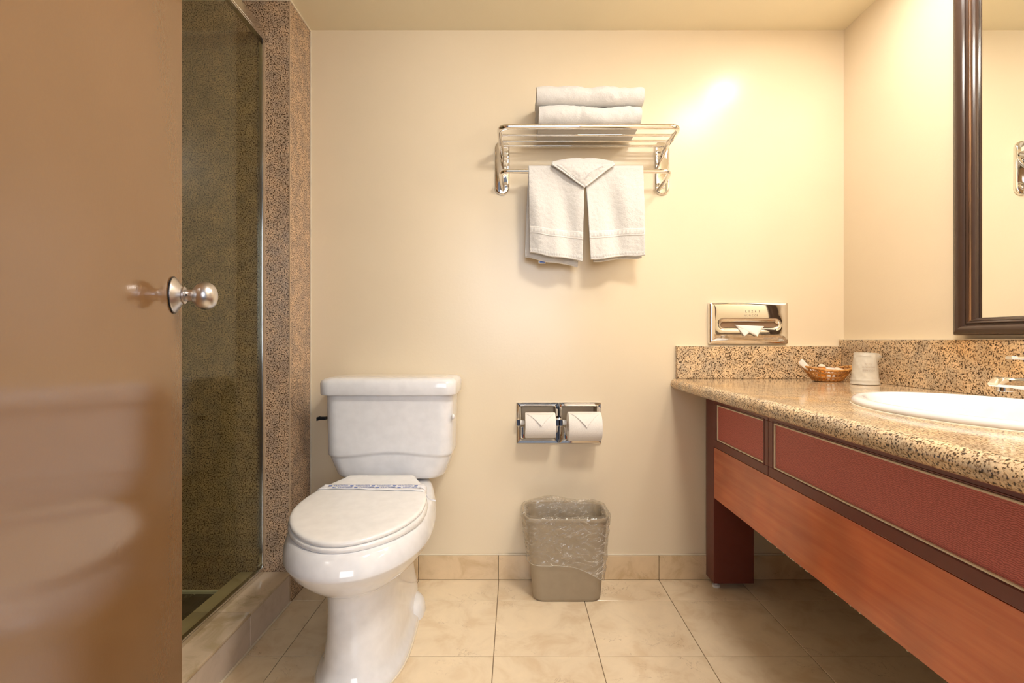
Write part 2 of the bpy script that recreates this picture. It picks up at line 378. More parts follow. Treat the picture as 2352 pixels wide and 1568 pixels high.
# back wall with an opening where the paper holder is recessed
hx0, hx1, hz0, hz1 = 0.022, 0.313, 0.532, 0.660
bm = B()
box(bm, XL, hx0, YB, YB+0.12, 0, ZC); box(bm, hx1, XR+0.1, YB, YB+0.12, 0, ZC)
box(bm, hx0, hx1, YB, YB+0.12, 0, hz0); box(bm, hx0, hx1, YB, YB+0.12, hz1, ZC); box(bm, hx0, hx1, YB+0.075, YB+0.12, hz0, hz1)
wall_back = obj('wall_back', bm, M['wall'], base=((XL+XR)/2, YB, 0), kind='structure')
wall_right = obj('wall_right', box(B(), XR, XR+0.1, YN-0.12, YB, 0, ZC), M['wall'], base=(XR, 1.0, 0), kind='structure')
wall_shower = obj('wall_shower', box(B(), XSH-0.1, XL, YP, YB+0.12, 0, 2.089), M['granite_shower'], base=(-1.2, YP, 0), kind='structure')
obj('corner_seam', box(B(), XL-0.0025, XL+0.0008, YP-0.0008, YP+0.0025, 0.0, 2.089, 0.0004), M['tan_seam'], wall_shower)
obj('caulk_line', box(B(), XL+0.0006, XL+0.006, YB-0.006, YB-0.0003, 0.0, 2.089, 0.001), M['caulk'], wall_shower)
obj('caulk_line', box(B(), XSH, XL+0.004, YP-0.004, YB, 2.0895, 2.0965, 0.001), M['caulk'], wall_shower)
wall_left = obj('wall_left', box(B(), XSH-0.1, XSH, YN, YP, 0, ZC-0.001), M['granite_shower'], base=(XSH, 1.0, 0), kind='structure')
# front wall with the doorway the camera stands in
bm = B()
box(bm, XSH-0.1, -0.435, YN-0.12, YN, 0, ZC); box(bm, 0.40, XR, YN-0.12, YN, 0, ZC); box(bm, -0.435, 0.40, YN-0.12, YN, 2.045, ZC)
wall_front = obj('wall_front', bm, M['wall'], base=(0, YN, 0), kind='structure')
obj('ceiling', box(B(), XSH-0.1, XR+0.1, YN-0.12, YB+0.12, ZC, ZC+0.08), M['ceiling'], base=(0, 1, ZC), kind='structure')
# bedroom wall and floor behind the camera, dim, reflected in the chrome
obj('trim_1', box(B(), -0.4345, -0.425, YN-0.125, YN+0.004, 0, 2.04, 0.002), M['mahogany'], base=(-0.43, YN, 0), kind='structure')
obj('trim_2', box(B(), 0.39, 0.3995, YN-0.125, YN+0.004, 0, 2.04, 0.002), M['mahogany'], base=(0.395, YN, 0), kind='structure')

# floor: grout bed and marble tiles
floor = obj('floor', box(B(), XSH-0.1, XR+0.1, YN-0.12, YB+0.12, -0.08, -0.0025), M['grout'], base=(0, 1, 0), kind='structure')
T = 0.305; G = 0.0011
ys = [YB]; y = 1.7325
while y > YN: ys.append(y); y -= T
ys.append(YN-0.12)
xs = [XR]; x = 1.158
while x > XL: xs.append(x); x -= T
xs.append(XL)
for j in range(len(ys)-1):
    for i in range(len(xs)-1):
        x1, x0, y1, y0 = xs[i], xs[i+1], ys[j], ys[j+1]
        dz = random.uniform(-0.0003, 0.0001)
        obj('tile', box(B(), x0+G, x1-G, y0+G, y1-G, -0.010, dz, 0.0008, 1), M['marble'], floor, base=((x0+x1)/2, (y0+y1)/2, 0))
obj('floor_bedroom', box(B(), -2.5, 2.5, -3.0, YN-0.1205, -0.08, 0.0), M['carpet'], base=(0, -1.4, 0), kind='structure')
# skirting of marble on the back wall
bb = obj('baseboard_back', box(B(), XL+0.001, XR-0.001, YB-0.004, YB-0.0005, 0.0, 0.0925), M['grout'], base=(0, YB, 0), kind='structure')
sx = [XL+0.001, -0.673, -0.368, -0.063, 0.242, 0.548, 0.853, 1.158, XR-0.001]
for a, b_ in zip(sx[:-1], sx[1:]):
    obj('tile', box(B(), a+0.0009, b_-0.0009, YB-0.0115, YB-0.003, 0.0012, 0.092, 0.001, 1), M['marble_skirting'], bb, base=((a+b_)/2, YB, 0.046))
bm = B(); box(bm, XL+0.001, XR-0.001, YB-0.009, YB-0.0003, 0.0922, 0.0965, 0.0015)
obj('caulk_line', bm, M['caulk'], bb)

# shower: curb, floor, glass
curb = thing('shower_curb', (-0.87, 1.0, 0), 'low marble-tiled shower curb under the glass screen, left of the toilet', 'curb')
XC0 = -0.955; ZCU = 0.108
obj('core', box(B(), XC0+0.006, XL-0.006, YN, YP-0.001, 0.0, ZCU-0.010), M['grout'], curb)
yy = [YP-0.0012, 1.463, 1.158, 0.853, 0.548, YN+0.001]
for a, b_ in zip(yy[:-1], yy[1:]):
    obj('tile', box(B(), XC0, XL+0.0035, b_+0.0008, a-0.0008, ZCU-0.011, ZCU, 0.0025, 2), M['marble_curb'], curb, base=(-0.87, (a+b_)/2, ZCU), smooth=True, angle=40)
    obj('tile', box(B(), XL-0.008, XL, b_+0.0008, a-0.0008, 0.0012, ZCU-0.012, 0.001, 1), M['marble_face'], curb, base=(XL, (a+b_)/2, 0.05))
    obj('tile', box(B(), XC0, XC0+0.006, b_+0.0008, a-0.0008, 0.02, ZCU-0.012, 0.001, 1), M['marble_curb'], curb, base=(XC0, (a+b_)/2, 0.05))
obj('caulk_line', box(B(), XL, XL+0.006, YN, YP+0.004, 0.0005, 0.005, 0.0015), M['caulk'], curb)
shf = obj('shower_floor', box(B(), XSH, XC0, YN, YP, -0.002, 0.030), M['white_grout'], base=(-1.3, 1.0, 0), kind='structure')
yt = YP-0.002
while yt > YN+0.02:
    xt = XC0-0.003
    y0t = max(yt-0.150, YN)
    while xt > XSH+0.02:
        x0t = max(xt-0.150, XSH)
        obj('tile', box(B(), x0t+0.002, xt-0.002, y0t+0.002, yt-0.002, 0.028, 0.034, 0.001, 1), M['dark_tile'], shf, base=((x0t+xt)/2, (y0t+yt)/2, 0.03))
        xt -= 0.150
    yt -= 0.150
obj('grout_line', box(B(), XSH, XC0, YP-0.010, YP-0.0005, 0.030, 0.044, 0.003), M['white_grout'], shf)

XG = -0.878
scr = thing('shower_screen', (XG, 1.0, ZCU), 'tall greenish glass shower screen in a slim metal frame, behind the brown door', 'glass screen')
g = obj('glass_pane', box(B(), XG-0.003, XG+0.003, YN+0.004, YP-0.005, 0.122, 1.950), M['glass'], scr)
bm = B(); box(bm, XG-0.012, XG+0.010, YN+0.002, YP-0.0005, ZCU+0.0004, 0.1225, 0.001); box(bm, XG+0.0035, XG+0.0095, YN+0.002, YP-0.001, 0.1225, 0.1285, 0.001)
obj('bottom_track', bm, M['alu'], scr)
bm = B(); box(bm, XG-0.013, XG+0.014, YN+0.002, YP-0.0005, 1.952, 1.985, 0.002); box(bm, XG+0.004, XG+0.014, YN+0.002, YP-0.0005, 1.944, 1.952, 0.001)
obj('header_rail', bm, M['alu'], scr)
obj('wall_channel', box(B(), XG-0.006, XG+0.0065, YP-0.012, YP-0.0005, 0.129, 1.944, 0.001), M['alu'], scr)
obj('sealant_line', box(B(), XG+0.0072, XG+0.0105, YP-0.002, YP-0.0003, 0.109, 1.952, 0.0005), M['tan_seam'], scr)

# ------------------------------------------------------------------ door with knob
P0 = Vector((-0.646, 0.935, 0.0)); D = Vector((-0.34, 0.94, 0)).normalized(); NV = Vector((D.y, -D.x, 0)); UP = Vector((0, 0, 1))
door = thing('door_1', P0-D*0.70, 'brown painted flush door standing open at the left', 'door'); del door['category']; del door['label']; door['kind'] = 'structure'
bm = B(); obox(bm, P0-D*0.70-NV*0.036+UP*0.012, D*0.757, NV*0.036, UP*2.02, 0.0015)
leaf = obj('door_leaf', bm, M['door'], door)
KZ = 0.996
knob = obj('door_knob', lathe(B(), P0+UP*KZ, NV, [(0.018, 0.0115), (0.030, 0.0115), (0.032, 0.0118), (0.034, 0.0145), (0.039, 0.0215), (0.046, 0.0258), (0.053, 0.0270), (0.060, 0.0255), (0.066, 0.0215), (0.070, 0.0160), (0.0725, 0.0090), (0.0732, 0.003)], 40), M['brushed'], door, smooth=True, label='brushed metal round knob')
obj('rosette', lathe(B(), P0+UP*KZ, NV, [(0.0002, 0.0335), (0.003, 0.0335), (0.005, 0.032), (0.013, 0.0185), (0.016, 0.0150), (0.0165, 0.0165), (0.019, 0.0165), (0.0195, 0.0125)], 40), M['brushed'], knob, smooth=True, angle=35)
obj('rosette_rim', lathe(B(), P0+UP*KZ, NV, [(0.0001, 0.0350), (0.0022, 0.0350), (0.0022, 0.0338)], 40), M['dark_metal'], knob)
c0 = P0+UP*KZ+NV*0.0265
obj('pin_hole', lathe(B(), c0+Vector((0.002, -1, 0)).normalized()*0.0108, Vector((0.0, -1, 0)), [(0, 0.0022), (0.0012, 0.0022)], 12), M['dark_metal'], knob)
bm = B(); obox(bm, P0+D*0.0565-NV*0.031+UP*(KZ-0.028), D*0.0016, NV*0.025, UP*0.056, 0.0005)
obj('latch_plate', bm, M['brushed'], door)

# ------------------------------------------------------------------ toilet
TX = -0.437
def egg(yf, yc, yr, hw, hr, cx=TX, nf=36, ns=12, z=0.0, k=0.0, y0=1.4, pw=2.0):
    pts = []
    for i in range(nf+1):  # front, from +x over the tip to -x
        a = PI*i/nf; c_, s_ = math.cos(a), math.sin(a)
        cc = math.copysign(abs(c_)**(2/pw), c_); ss = abs(s_)**(2/pw)
        pts.append((cx+hw*cc, yc-(yc-yf)*ss))
    for i in range(1, ns+1):
        t = i/ns; wv_ = hw+(hr-hw)*(1-math.cos(t*PI/2))**1.0
        pts.append((cx-wv_, yc+(yr-yc)*math.sin(t*PI/2*0.98)/math.sin(PI/2*0.98)*t**0.12))
    for i in range(1, 7): pts.append((cx-hr+2*hr*i/7, yr))
    for i in range(ns, 0, -1):
        t = i/ns; wv_ = hw+(hr-hw)*(1-math.cos(t*PI/2))**1.0
        pts.append((cx+wv_, yc+(yr-yc)*math.sin(t*PI/2*0.98)/math.sin(PI/2*0.98)*t**0.12))
    return [Vector((x_, y_, z+k*(y_-y0))) for x_, y_ in pts]
# outline of the lid measured station by station
LID = [(1.624, 0.100), (1.620, 0.108), (1.590, 0.121), (1.560, 0.138), (1.525, 0.154), (1.490, 0.166), (1.450, 0.1755), (1.410, 0.1795), (1.370, 0.178), (1.330, 0.168), (1.295, 0.152), (1.262, 0.131), (1.235, 0.106), (1.212, 0.078), (1.197, 0.050), (1.189, 0.025)]
def lidring(z, off, k=0.10, yoff=0.0):
    sc_ = 1+off/0.180; R = [(TX+h*sc_, y_) for y_, h in LID]+[(TX, 1.187)]+[(TX-h*sc_, y_) for y_, h in reversed(LID)]
    out = []
    for x_, y_ in R:
        yy_ = 1.41+(y_-1.41)*(1+off/0.222)
        out.append(Vector((x_, yy_, z+k*(yy_-1.4))))
    yr_ = 1.41+0.214*(1+off/0.222)
    for i in range(1, 8): out.append(Vector((TX-0.100*sc_+0.200*sc_*i/8, yr_, z+k*(yr_-1.4))))
    return out
toilet = thing('toilet', (TX, 1.5, 0), 'white two-piece toilet with closed lid between the shower and the paper rolls', 'toilet')
CXB = -0.430
rings = []
for z, yf, yc, yr, hw, hr in ((0.0005, 1.232, 1.45, 1.755, 0.121, 0.090), (0.012, 1.230, 1.45, 1.757, 0.122, 0.091), (0.022, 1.235, 1.45, 1.752, 0.117, 0.088), (0.030, 1.245, 1.45, 1.745, 0.108, 0.084),
        (0.06, 1.258, 1.45, 1.76, 0.101, 0.082), (0.12, 1.266, 1.46, 1.74, 0.096, 0.074), (0.18, 1.270, 1.46, 1.73, 0.094, 0.070), (0.235, 1.268, 1.46, 1.73, 0.095, 0.072),
        (0.258, 1.264, 1.46, 1.74, 0.098, 0.076), (0.2615, 1.258, 1.46, 1.75, 0.102, 0.078), (0.266, 1.242, 1.46, 1.755, 0.116, 0.082), (0.278, 1.220, 1.46, 1.76, 0.136, 0.088), (0.300, 1.193, 1.45, 1.775, 0.160, 0.095), (0.325, 1.168, 1.44, 1.79, 0.180, 0.100),
        (0.345, 1.155, 1.44, 1.795, 0.1905, 0.103), (0.3515, 1.151, 1.43, 1.80, 0.1940, 0.104), (0.3555, 1.1495, 1.43, 1.80, 0.1950, 0.104), (0.366, 1.151, 1.43, 1.80, 0.1945, 0.104), (0.382, 1.158, 1.42, 1.80, 0.1915, 0.104), (0.400, 1.170, 1.42, 1.80, 0.1860, 0.103),
        (0.408, 1.180, 1.42, 1.795, 0.180, 0.098), (0.4095, 1.192, 1.42, 1.785, 0.168, 0.090)):
    q = (z/0.41)**2
    rings.append(egg(yf, yc, yr, hw, hr, cx=CXB+(TX-CXB)*q, z=z, k=0.045*q, pw=2.0+0.25*(1-q)))
bm = B(); loft(bm, rings); obj('bowl', bm, M['porcelain'], toilet, smooth=True, angle=60)
# rounded foot at the back of the pedestal
bm = B(); loft(bm, [rrect(CXB+0.004, 1.655, 0.124-d, 0.095-d, 0.085, z_) for z_, d in ((0.0006, 0), (0.022, 0.001), (0.036, 0.005), (0.046, 0.013), (0.053, 0.028), (0.058, 0.045))])
obj('foot', bm, M['porcelain'], toilet, smooth=True, angle=60)
bm = B(); loft(bm, [lidring(z, o_, k) for z, o_, k in ((0.4105, -0.008, 0.06), (0.4120, 0.0025, 0.06), (0.417, 0.0055, 0.065), (0.4270, 0.0055, 0.085), (0.4322, 0.003, 0.095), (0.4335, -0.008, 0.10))])
obj('seat', bm, M['seat_plastic'], toilet, smooth=True, angle=50)
bm = B(); loft(bm, [lidring(z, o_) for z, o_ in ((0.4348, -0.008), (0.4362, 0.001), (0.4395, 0.0025), (0.4440, 0.0015), (0.4465, -0.002), (0.4474, -0.008), (0.4480, -0.03))])
obj('lid', bm, M['seat_plastic'], toilet, smooth=True, angle=50)
for s in (-1, 1):
    bm = B(); box(bm, TX+s*0.075-0.022, TX+s*0.075+0.022, 1.630, 1.660, 0.430, 0.462, 0.007, 3); obj('hinge', bm, M['seat_plastic'], toilet, smooth=True)
# tank
TCX = -0.4335; tyb = 1.880
def tring(z, hx, yf, r, wave=0.0):
    pts = rrect(TCX, (yf+tyb)/2, hx, (tyb-yf)/2, r, z, 10)
    for p in pts:
        if wave: p.z += wave*(math.cos((p.x-TCX)/hx*PI*1.15)*0.6)
    return pts
# refine front face columns for the wavy step
def tring2(z, hx, yf, r, wave=0.0):
    pts = rrect(TCX, (yf+tyb)/2, hx, (tyb-yf)/2, r, z, 8)
    out = []
    for i, p in enumerate(pts):
        out.append(p); q_ = pts[(i+1) % len(pts)]
        if (q_-p).length > 0.1 and abs(q_.y-p.y) < 1e-6:
            for k_ in range(1, 24): out.append(p.lerp(q_, k_/24))
    for p in out:
        u_ = (p.x-TCX)/hx
        p.z += wave*(0.0065*math.cos(u_*PI*1.2)+0.002*math.sin(u_*PI)) if wave else 0
    return out
bm = B()
loft(bm, [tring2(*a) for a in ((0.4300, 0.150, 1.730, 0.04), (0.4315, 0.166, 1.714, 0.045), (0.437, 0.178, 1.704, 0.045), (0.448, 0.188, 1.697, 0.045), (0.480, 0.199, 1.691, 0.045), (0.512, 0.2085, 1.687, 0.045, 1.0),
      (0.517, 0.2095, 1.6865, 0.045, 1.0), (0.5205, 0.2125, 1.6835, 0.045, 1.0), (0.524, 0.2150, 1.681, 0.045, 1.0), (0.530, 0.2155, 1.680, 0.045, 1.0), (0.56, 0.216, 1.680, 0.045), (0.640, 0.2175, 1.679, 0.045), (0.7235, 0.2190, 1.678, 0.045))])
obj('tank', bm, M['porcelain'], toilet, smooth=True, angle=50)
bm = B()
def lring(z, d): return rrect(TCX, (1.660+1.888)/2, 0.2325-d, 0.114-d, 0.040, z, 10)
loft(bm, [lring(0.7242, 0.006), (lring(0.7250, 0.002)), lring(0.729, 0.0), lring(0.765, -0.0008), lring(0.774, 0.003), lring(0.780, 0.010), lring(0.7835, 0.022), lring(0.785, 0.045)])
obj('tank_lid', bm, M['porcelain'], toilet, smooth=True, angle=60)
bm = B(); box(bm, TCX-0.243, TCX-0.2195, 1.705, 1.722, 0.636, 0.647, 0.002); box(bm, TCX-0.246, TCX-0.2425, 1.690, 1.724, 0.635, 0.648, 0.0015)
obj('flush_lever', bm, M['dark_metal'], toilet, label='dark flush lever')
bm = B(); lathe(bm, (TCX+0.2185, 1.70, 0.649), (1, 0, 0), [(0, 0.010), (0.004, 0.0095), (0.0065, 0.006), (0.007, 0.002)], 20); obj('plug', bm, M['porcelain'], toilet, smooth=True)
bm = B(); lathe(bm, (CXB, 1.745, 0.405), (0, 0, 1), [(0, 0.045), (0.0245, 0.042)], 24); obj('tank_gasket', bm, M['dark_metal'], toilet)
# caulk around the foot
bm = B(); loft(bm, [egg(1.227, 1.45, 1.758, 0.1255, 0.093, cx=CXB, z=z_, pw=2.2) for z_ in (0.0003, 0.004)])
obj('caulk_line', bm, M['caulk'], toilet)

# paper strap around lid and seat
strap = thing('toilet_strap', (TX, 1.53, 0.46), 'white paper strap with small blue print around the toilet lid', 'paper strap')
def lidz(y_): return 0.4480+0.10*(y_-1.4)
def hwat(y_):
    for (ya, ha), (yb_, hb) in zip(LID[:-1], LID[1:]):
        if yb_ <= y_ <= ya: return ha+(hb-ha)*(ya-y_)/(ya-yb_)
    return 0.1
def strap_f(yc_, wdt, seed, dz, sag):
    def f(u, v):
        s = -1.10+2.20*u; y_ = yc_+(v-0.5)*wdt*(1+0.15*math.sin(u*9+seed))+0.008*math.sin(u*3.1+seed)
        y_ += sag*(s*s)
        hw = hwat(min(1.62, yc_))+0.0035
        x_ = TX+max(-hw, min(hw, s*hw)); z_ = lidz(y_)+0.0012+dz+0.0008*math.sin(u*30+seed)
        ov = max(0.0, abs(s)-0.97)
        z_ -= ov*0.22 
        return Vector((x_+(math.copysign(0.003, s) if ov > 0 else 0), y_, z_))
    return f
bm = B(); grid(bm, strap_f(1.520, 0.024, 0.0, 0.0, 0.004), 60, 3); o = obj('paper_band', bm, M['strap'], strap, smooth=True); solid(o, 0.0004)
bm = B(); grid(bm, strap_f(1.508, 0.018, 2.0, 0.0014, -0.006), 60, 3); o = obj('paper_band', bm, M['strap'], strap, smooth=True); solid(o, 0.0004)
bm = B()
for s_, (yc_, off) in enumerate(((1.524, 0.0), (1.509, 0.028))):
    for k in range(-4, 5):
        xk = TX+k*0.033+off*0.6
        if abs(xk-TX) > 0.148: continue
        zz = lidz(yc_)+0.0035
        if k % 2 == 0:
            box(bm, xk-0.0050, xk+0.0050, yc_-0.0036, yc_+0.0036, zz-0.0003, zz, 0)
        else:
            t = text_bm('SANITIZED', 0.0066, lambda c: Vector((xk+c.x*1.35, yc_+c.y*2.2, zz+0.1*c.y*2.2)))
            me = bpy.data.meshes.new('t'); t.to_mesh(me); t.free(); bm.from_mesh(me); bpy.data.meshes.remove(me)
obj('print', bm, M['blue_ink'], strap)
bm = B()
tail = smooth_path([P(964, 1120, 1.51), P(975, 1131, 1.50), P(985, 1145, 1.49), P(1001, 1150, 1.48)], 0.01)
def rib(pts, wv_):
    def f(u, v):
        i = u*(len(pts)-1); a = int(min(i, len(pts)-2)); p = pts[a].lerp(pts[a+1], i-a)
        return p+Vector((0, 0.004, 1)).normalized()*(v-0.5)*wv_*(0.6+0.4*math.sin(u*6))
    return f
grid(bm, rib(tail, 0.010), 20, 2); grid(bm, rib([p+Vector((-0.004, 0.0, -0.006*(1-i/len(tail)))) for i, p in enumerate(tail)], 0.004), 20, 2)
o = obj('loose_end', bm, M['strap'], strap, smooth=True); solid(o, 0.0005)

# ------------------------------------------------------------------ waste bin with liner
CX, CY = 0.1805, 1.790
bin_ = thing('waste_bin', (CX, CY, 0), 'taupe plastic waste bin on the floor below the toilet paper rolls', 'waste bin')
def bring(z, d=0.0):
    t = z/0.296
    return rrect(CX+0.0025*(1-t), CY, 0.119+0.0245*t+d, 0.068+0.021*t+d, 0.035+0.008*t, z, 10)
bm = B()
loft(bm, [bring(0.0035, -0.016), bring(0.0006, -0.010), bring(0.0012, -0.004), bring(0.006, -0.0005), bring(0.012, 0), bring(0.15), bring(0.283), bring(0.284, 0.0035), bring(0.293, 0.0045), bring(0.2965, 0.003), bring(0.2965, -0.0005), bring(0.292, -0.003), bring(0.15, -0.003), bring(0.012, -0.003), bring(0.006, -0.008)])
obj('bin_body', bm, M['bin'], bin_, smooth=True, angle=60)
liner = thing('bin_liner', (CX, CY, 0.1), 'crumpled clear plastic liner turned over the rim of the taupe bin', 'bin liner')
UTAB = [0.0]; _r = bring(0.2)
for _i in range(len(_r)): UTAB.append(UTAB[-1]+(_r[(_i+1) % len(_r)]-_r[_i]).length)
UTAB = [t/UTAB[-1] for t in UTAB]
def liner_pt(path_t, u):
    """u around, path_t: 0 lower outer hem -> 0.55 rim -> 1 inside bottom"""
    n = len(UTAB)-1; k_ = 0
    lo_, hi_ = 0, n
    uu_ = u % 1.0
    while hi_-lo_ > 1:
        md_ = (lo_+hi_)//2
        if UTAB[md_] <= uu_: lo_ = md_
        else: hi_ = md_
    a = lo_; f_ = (uu_-UTAB[a])/max(1e-9, UTAB[a+1]-UTAB[a])
    R0 = bring(0.2); q0 = R0[a % n].lerp(R0[(a+1) % n], f_); xx = (q0.x-CX)/0.135
    zlow = 0.116-0.034*xx+0.006*math.sin(u*19)+0.012*math.cos(xx*2.2)
    zlow -= 0.0
    if path_t < 0.55:
        t = path_t/0.55; z = zlow+(0.2985-zlow)*t; d = 0.0035+0.0035*math.sin(t*PI)
        if t > 0.86: d += 0.0035
    elif path_t < 0.62:
        t = (path_t-0.55)/0.07; z = 0.2985+0.004*math.sin(t*PI); d = 0.0045-0.012*t
    else:
        t = (path_t-0.62)/0.38; z = 0.2985-t*0.20; d = -0.0075-0.006*t
    R = bring(min(z, 0.2965), d); p = R[a % n].lerp(R[(a+1) % n], f_)
    p.z = z
    c_ = Vector((p.x-CX, p.y-CY, 0)).normalized()
    # drapery creases: diagonal ridges
    q = Vector((u*16+path_t*9, path_t*5, 0)); r1 = 1-abs(noise.noise(q*1.0))*2.2
    q2 = Vector((u*38-path_t*16, path_t*9+4, 2.0)); r2 = 1-abs(noise.noise(q2))*2.4
    amp = 0.0050 if path_t < 0.55 else (0.004 if path_t < 0.62 else 0.006)
    dd = amp*(0.75*r1+0.45*r2)
    if path_t < 0.55: dd = max(dd, -0.001)+0.0012
    elif path_t > 0.62: dd = -abs(dd)
    back = max(0.0, c_.y)*math.exp(-((p.x-0.13)/0.06)**2)
    if 0.45 < path_t < 0.72:
        wv_ = math.sin((path_t-0.45)/0.27*PI); p.z += wv_*(0.020*back+0.0045*abs(nz((u*22, 0, 0), 1.0, 3))+0.002)
    lft = max(0.0, -c_.x)*(1 if path_t < 0.6 else 0)
    if path_t < 0.6: dd += 0.010*max(0, lft-0.6)*math.sin(max(0, min(1, path_t/0.6))*PI)**0.5*(path_t > 0.3)
    p += c_*dd
    if p.y > YB-0.004: p.y = YB-0.004
    if p.z < 0.1 and p.y > YB-0.014: p.y = YB-0.014
    return p
bm = B(); NU, NVv = 420, 110
Vv = [[bm.verts.new(liner_pt(j/NVv, i/NU)) for j in range(NVv+1)] for i in range(NU)]
for i in range(NU):
    for j in range(NVv):
        i2 = (i+1) % NU; bm.faces.new((Vv[i][j], Vv[i2][j], Vv[i2][j+1], Vv[i][j+1]))
film = obj('plastic_film', bm, M['film'], liner, smooth=True)
bm = B(); tube(bm, [liner_pt(0.0, i/120)+Vector((0, 0, 0.0)) for i in range(121)], 0.0010, 6, False)
obj('hem', bm, M['film_thin'], liner, smooth=True)

# ------------------------------------------------------------------ recessed double paper holder and rolls
holder = thing('paper_holder', (0.167, YB, 0.595), 'chrome double toilet paper holder recessed in the cream wall', 'paper holder')
hz0f, hz1f = 0.517, 0.674
for x0, x1, nm in ((0.0065, 0.166, 'left'), (0.1675, 0.3285, 'right')):
    bm = B(); yf = YB-0.009; iw = 0.0115
    ox0, ox1, oz0, oz1 = x0, x1, hz0f, hz1f
    ix0, ix1, iz0, iz1 = x0+iw, x1-iw, hz0f+iw+0.002, hz1f-iw-0.002
    def rr(x0_, x1_, z0_, z1_, r, y_):
        return [Vector((p.x, y_, p.y)) for p in rrect((x0_+x1_)/2, (z0_+z1_)/2, (x1_-x0_)/2, (z1_-z0_)/2, r, 0, 5)]
    loft(bm, [rr(ox0, ox1, oz0, oz1, 0.002, YB-0.0003), rr(ox0, ox1, oz0, oz1, 0.002, YB-0.006), rr(ox0+0.003, ox1-0.003, oz0+0.003, oz1-0.003, 0.002, yf),
              rr(ix0-0.002, ix1+0.002, iz0-0.002, iz1+0.002, 0.005, yf+0.001), rr(ix0-0.0013, ix1+0.0013, iz0-0.0013, iz1+0.0013, 0.005, yf-0.001), rr(ix0, ix1, iz0, iz1, 0.005, yf), rr(ix0, ix1, iz0, iz1, 0.005, YB-0.0003)], cap0=False, cap1=False)
    obj('face_plate', bm, M['chrome'], holder)
    cup0 = max(ix0+0.0005, hx0+0.001); cup1 = min(ix1-0.0005, hx1-0.001)
    bm = B(); loft(bm, [rr(cup0, cup1, iz0+0.0005, iz1-0.0005, 0.004, YB-0.0005), rr(cup0+0.002, cup1-0.002, iz0+0.003, iz1-0.003, 0.008, YB+0.066)], cap0=False)
    o = obj('recessed_cup', bm, M['recess'], holder)
    # spindle arms left and right
    for xx, sgn in ((x0, 1), (x1, -1)):
        zc = 0.600
        bm = B(); box(bm, xx-0.0005 if sgn > 0 else xx-0.0125, xx+0.0125 if sgn > 0 else xx+0.0005, YB-0.030, YB-0.0095, zc-0.0125, zc+0.0125, 0.0015)
        obj('spindle_arm', bm, M['chrome'], holder)
        bm = B(); xa, xb = (x0+0.013, x0+0.030) if sgn > 0 else (x1-0.022, x1-0.013)
        lathe(bm, (xa, YB-0.020, zc), (1, 0, 0), [(0, 0.010), ((xb-xa)*0.4, 0.0105), (xb-xa, 0.007)], 20); obj('spindle', bm, M['white_plastic'], holder, smooth=True, angle=40)
bm = B(); box(bm, 0.0225, 0.034, YB-0.026, YB+0.0-0.010, 0.540, 0.585, 0.003); obj('hood_tab', bm, M['chrome'], holder)
bm = B(); box(bm, 0.183, 0.196, YB-0.030, YB-0.010, 0.538, 0.585, 0.003); obj('hood_tab', bm, M['chrome'], holder)

def roll(x0, x1, zc, yc, r, label):
    t = thing('toilet_paper_roll', ((x0+x1)/2, yc, zc), label, 'toilet paper', 'toilet paper rolls in the wall holder')
    def side(z_): return z_
    bm = B(); n = 56
    prof = [(0.0, 0.021), (0.0, r-0.003), (0.0008, r-0.001), (0.003, r), ((x1-x0)-0.003, r), ((x1-x0)-0.0008, r-0.001), (x1-x0, r-0.003), (x1-x0, 0.021)]
    lathe(bm, (x0, yc, zc), (1, 0, 0), prof+[prof[0]], n, False, False)
    obj('paper', bm, M['soft_paper'], t, smooth=True, angle=40)
    bm = B(); lathe(bm, (x0+0.0002, yc, zc), (1, 0, 0), [(0, 0.0209), (x1-x0-0.0004, 0.0209), (x1-x0-0.0004, 0.0195), (0, 0.0195), (0, 0.0209)], 28, False, False); obj('core', bm, M['cardboard'], t, smooth=True, angle=40)
    # folded point: a flap of paper lying on the front of the roll
    L = x1-x0
    def surf(x_, ang, lift): return Vector((x_, yc-(r+lift)*math.cos(ang), zc+(r+lift)*math.sin(ang)))
    bm = B(); nn = 14; rows = []
    for j in range(nn+1):
        tt = j/nn; ang = 1.15-1.05*tt; lf = 0.0012+0.0050*math.sin(tt*PI*0.55)*(tt)
        xa = x0+L*(0.06+0.46*tt); xb = x1-L*(0.06+0.42*tt)-0.0001
        rows.append([bm.verts.new(surf(xa+(xb-xa)*i/10, ang, lf)) for i in range(11)])
    for j in range(nn):
        for i in range(10): bm.faces.new((rows[j][i], rows[j][i+1], rows[j+1][i+1], rows[j+1][i]))
    o = obj('folded_point', bm, M['soft_paper'], t, smooth=True); solid(o, 0.0009)
    return t
roll(0.0375, 0.1490, 0.596, 1.835, 0.0470, 'smaller toilet paper roll with folded point, in the left half of the chrome holder')
roll(0.1945, 0.3150, 0.5945, 1.824, 0.0530, 'fuller toilet paper roll with folded point, in the right half of the chrome holder')

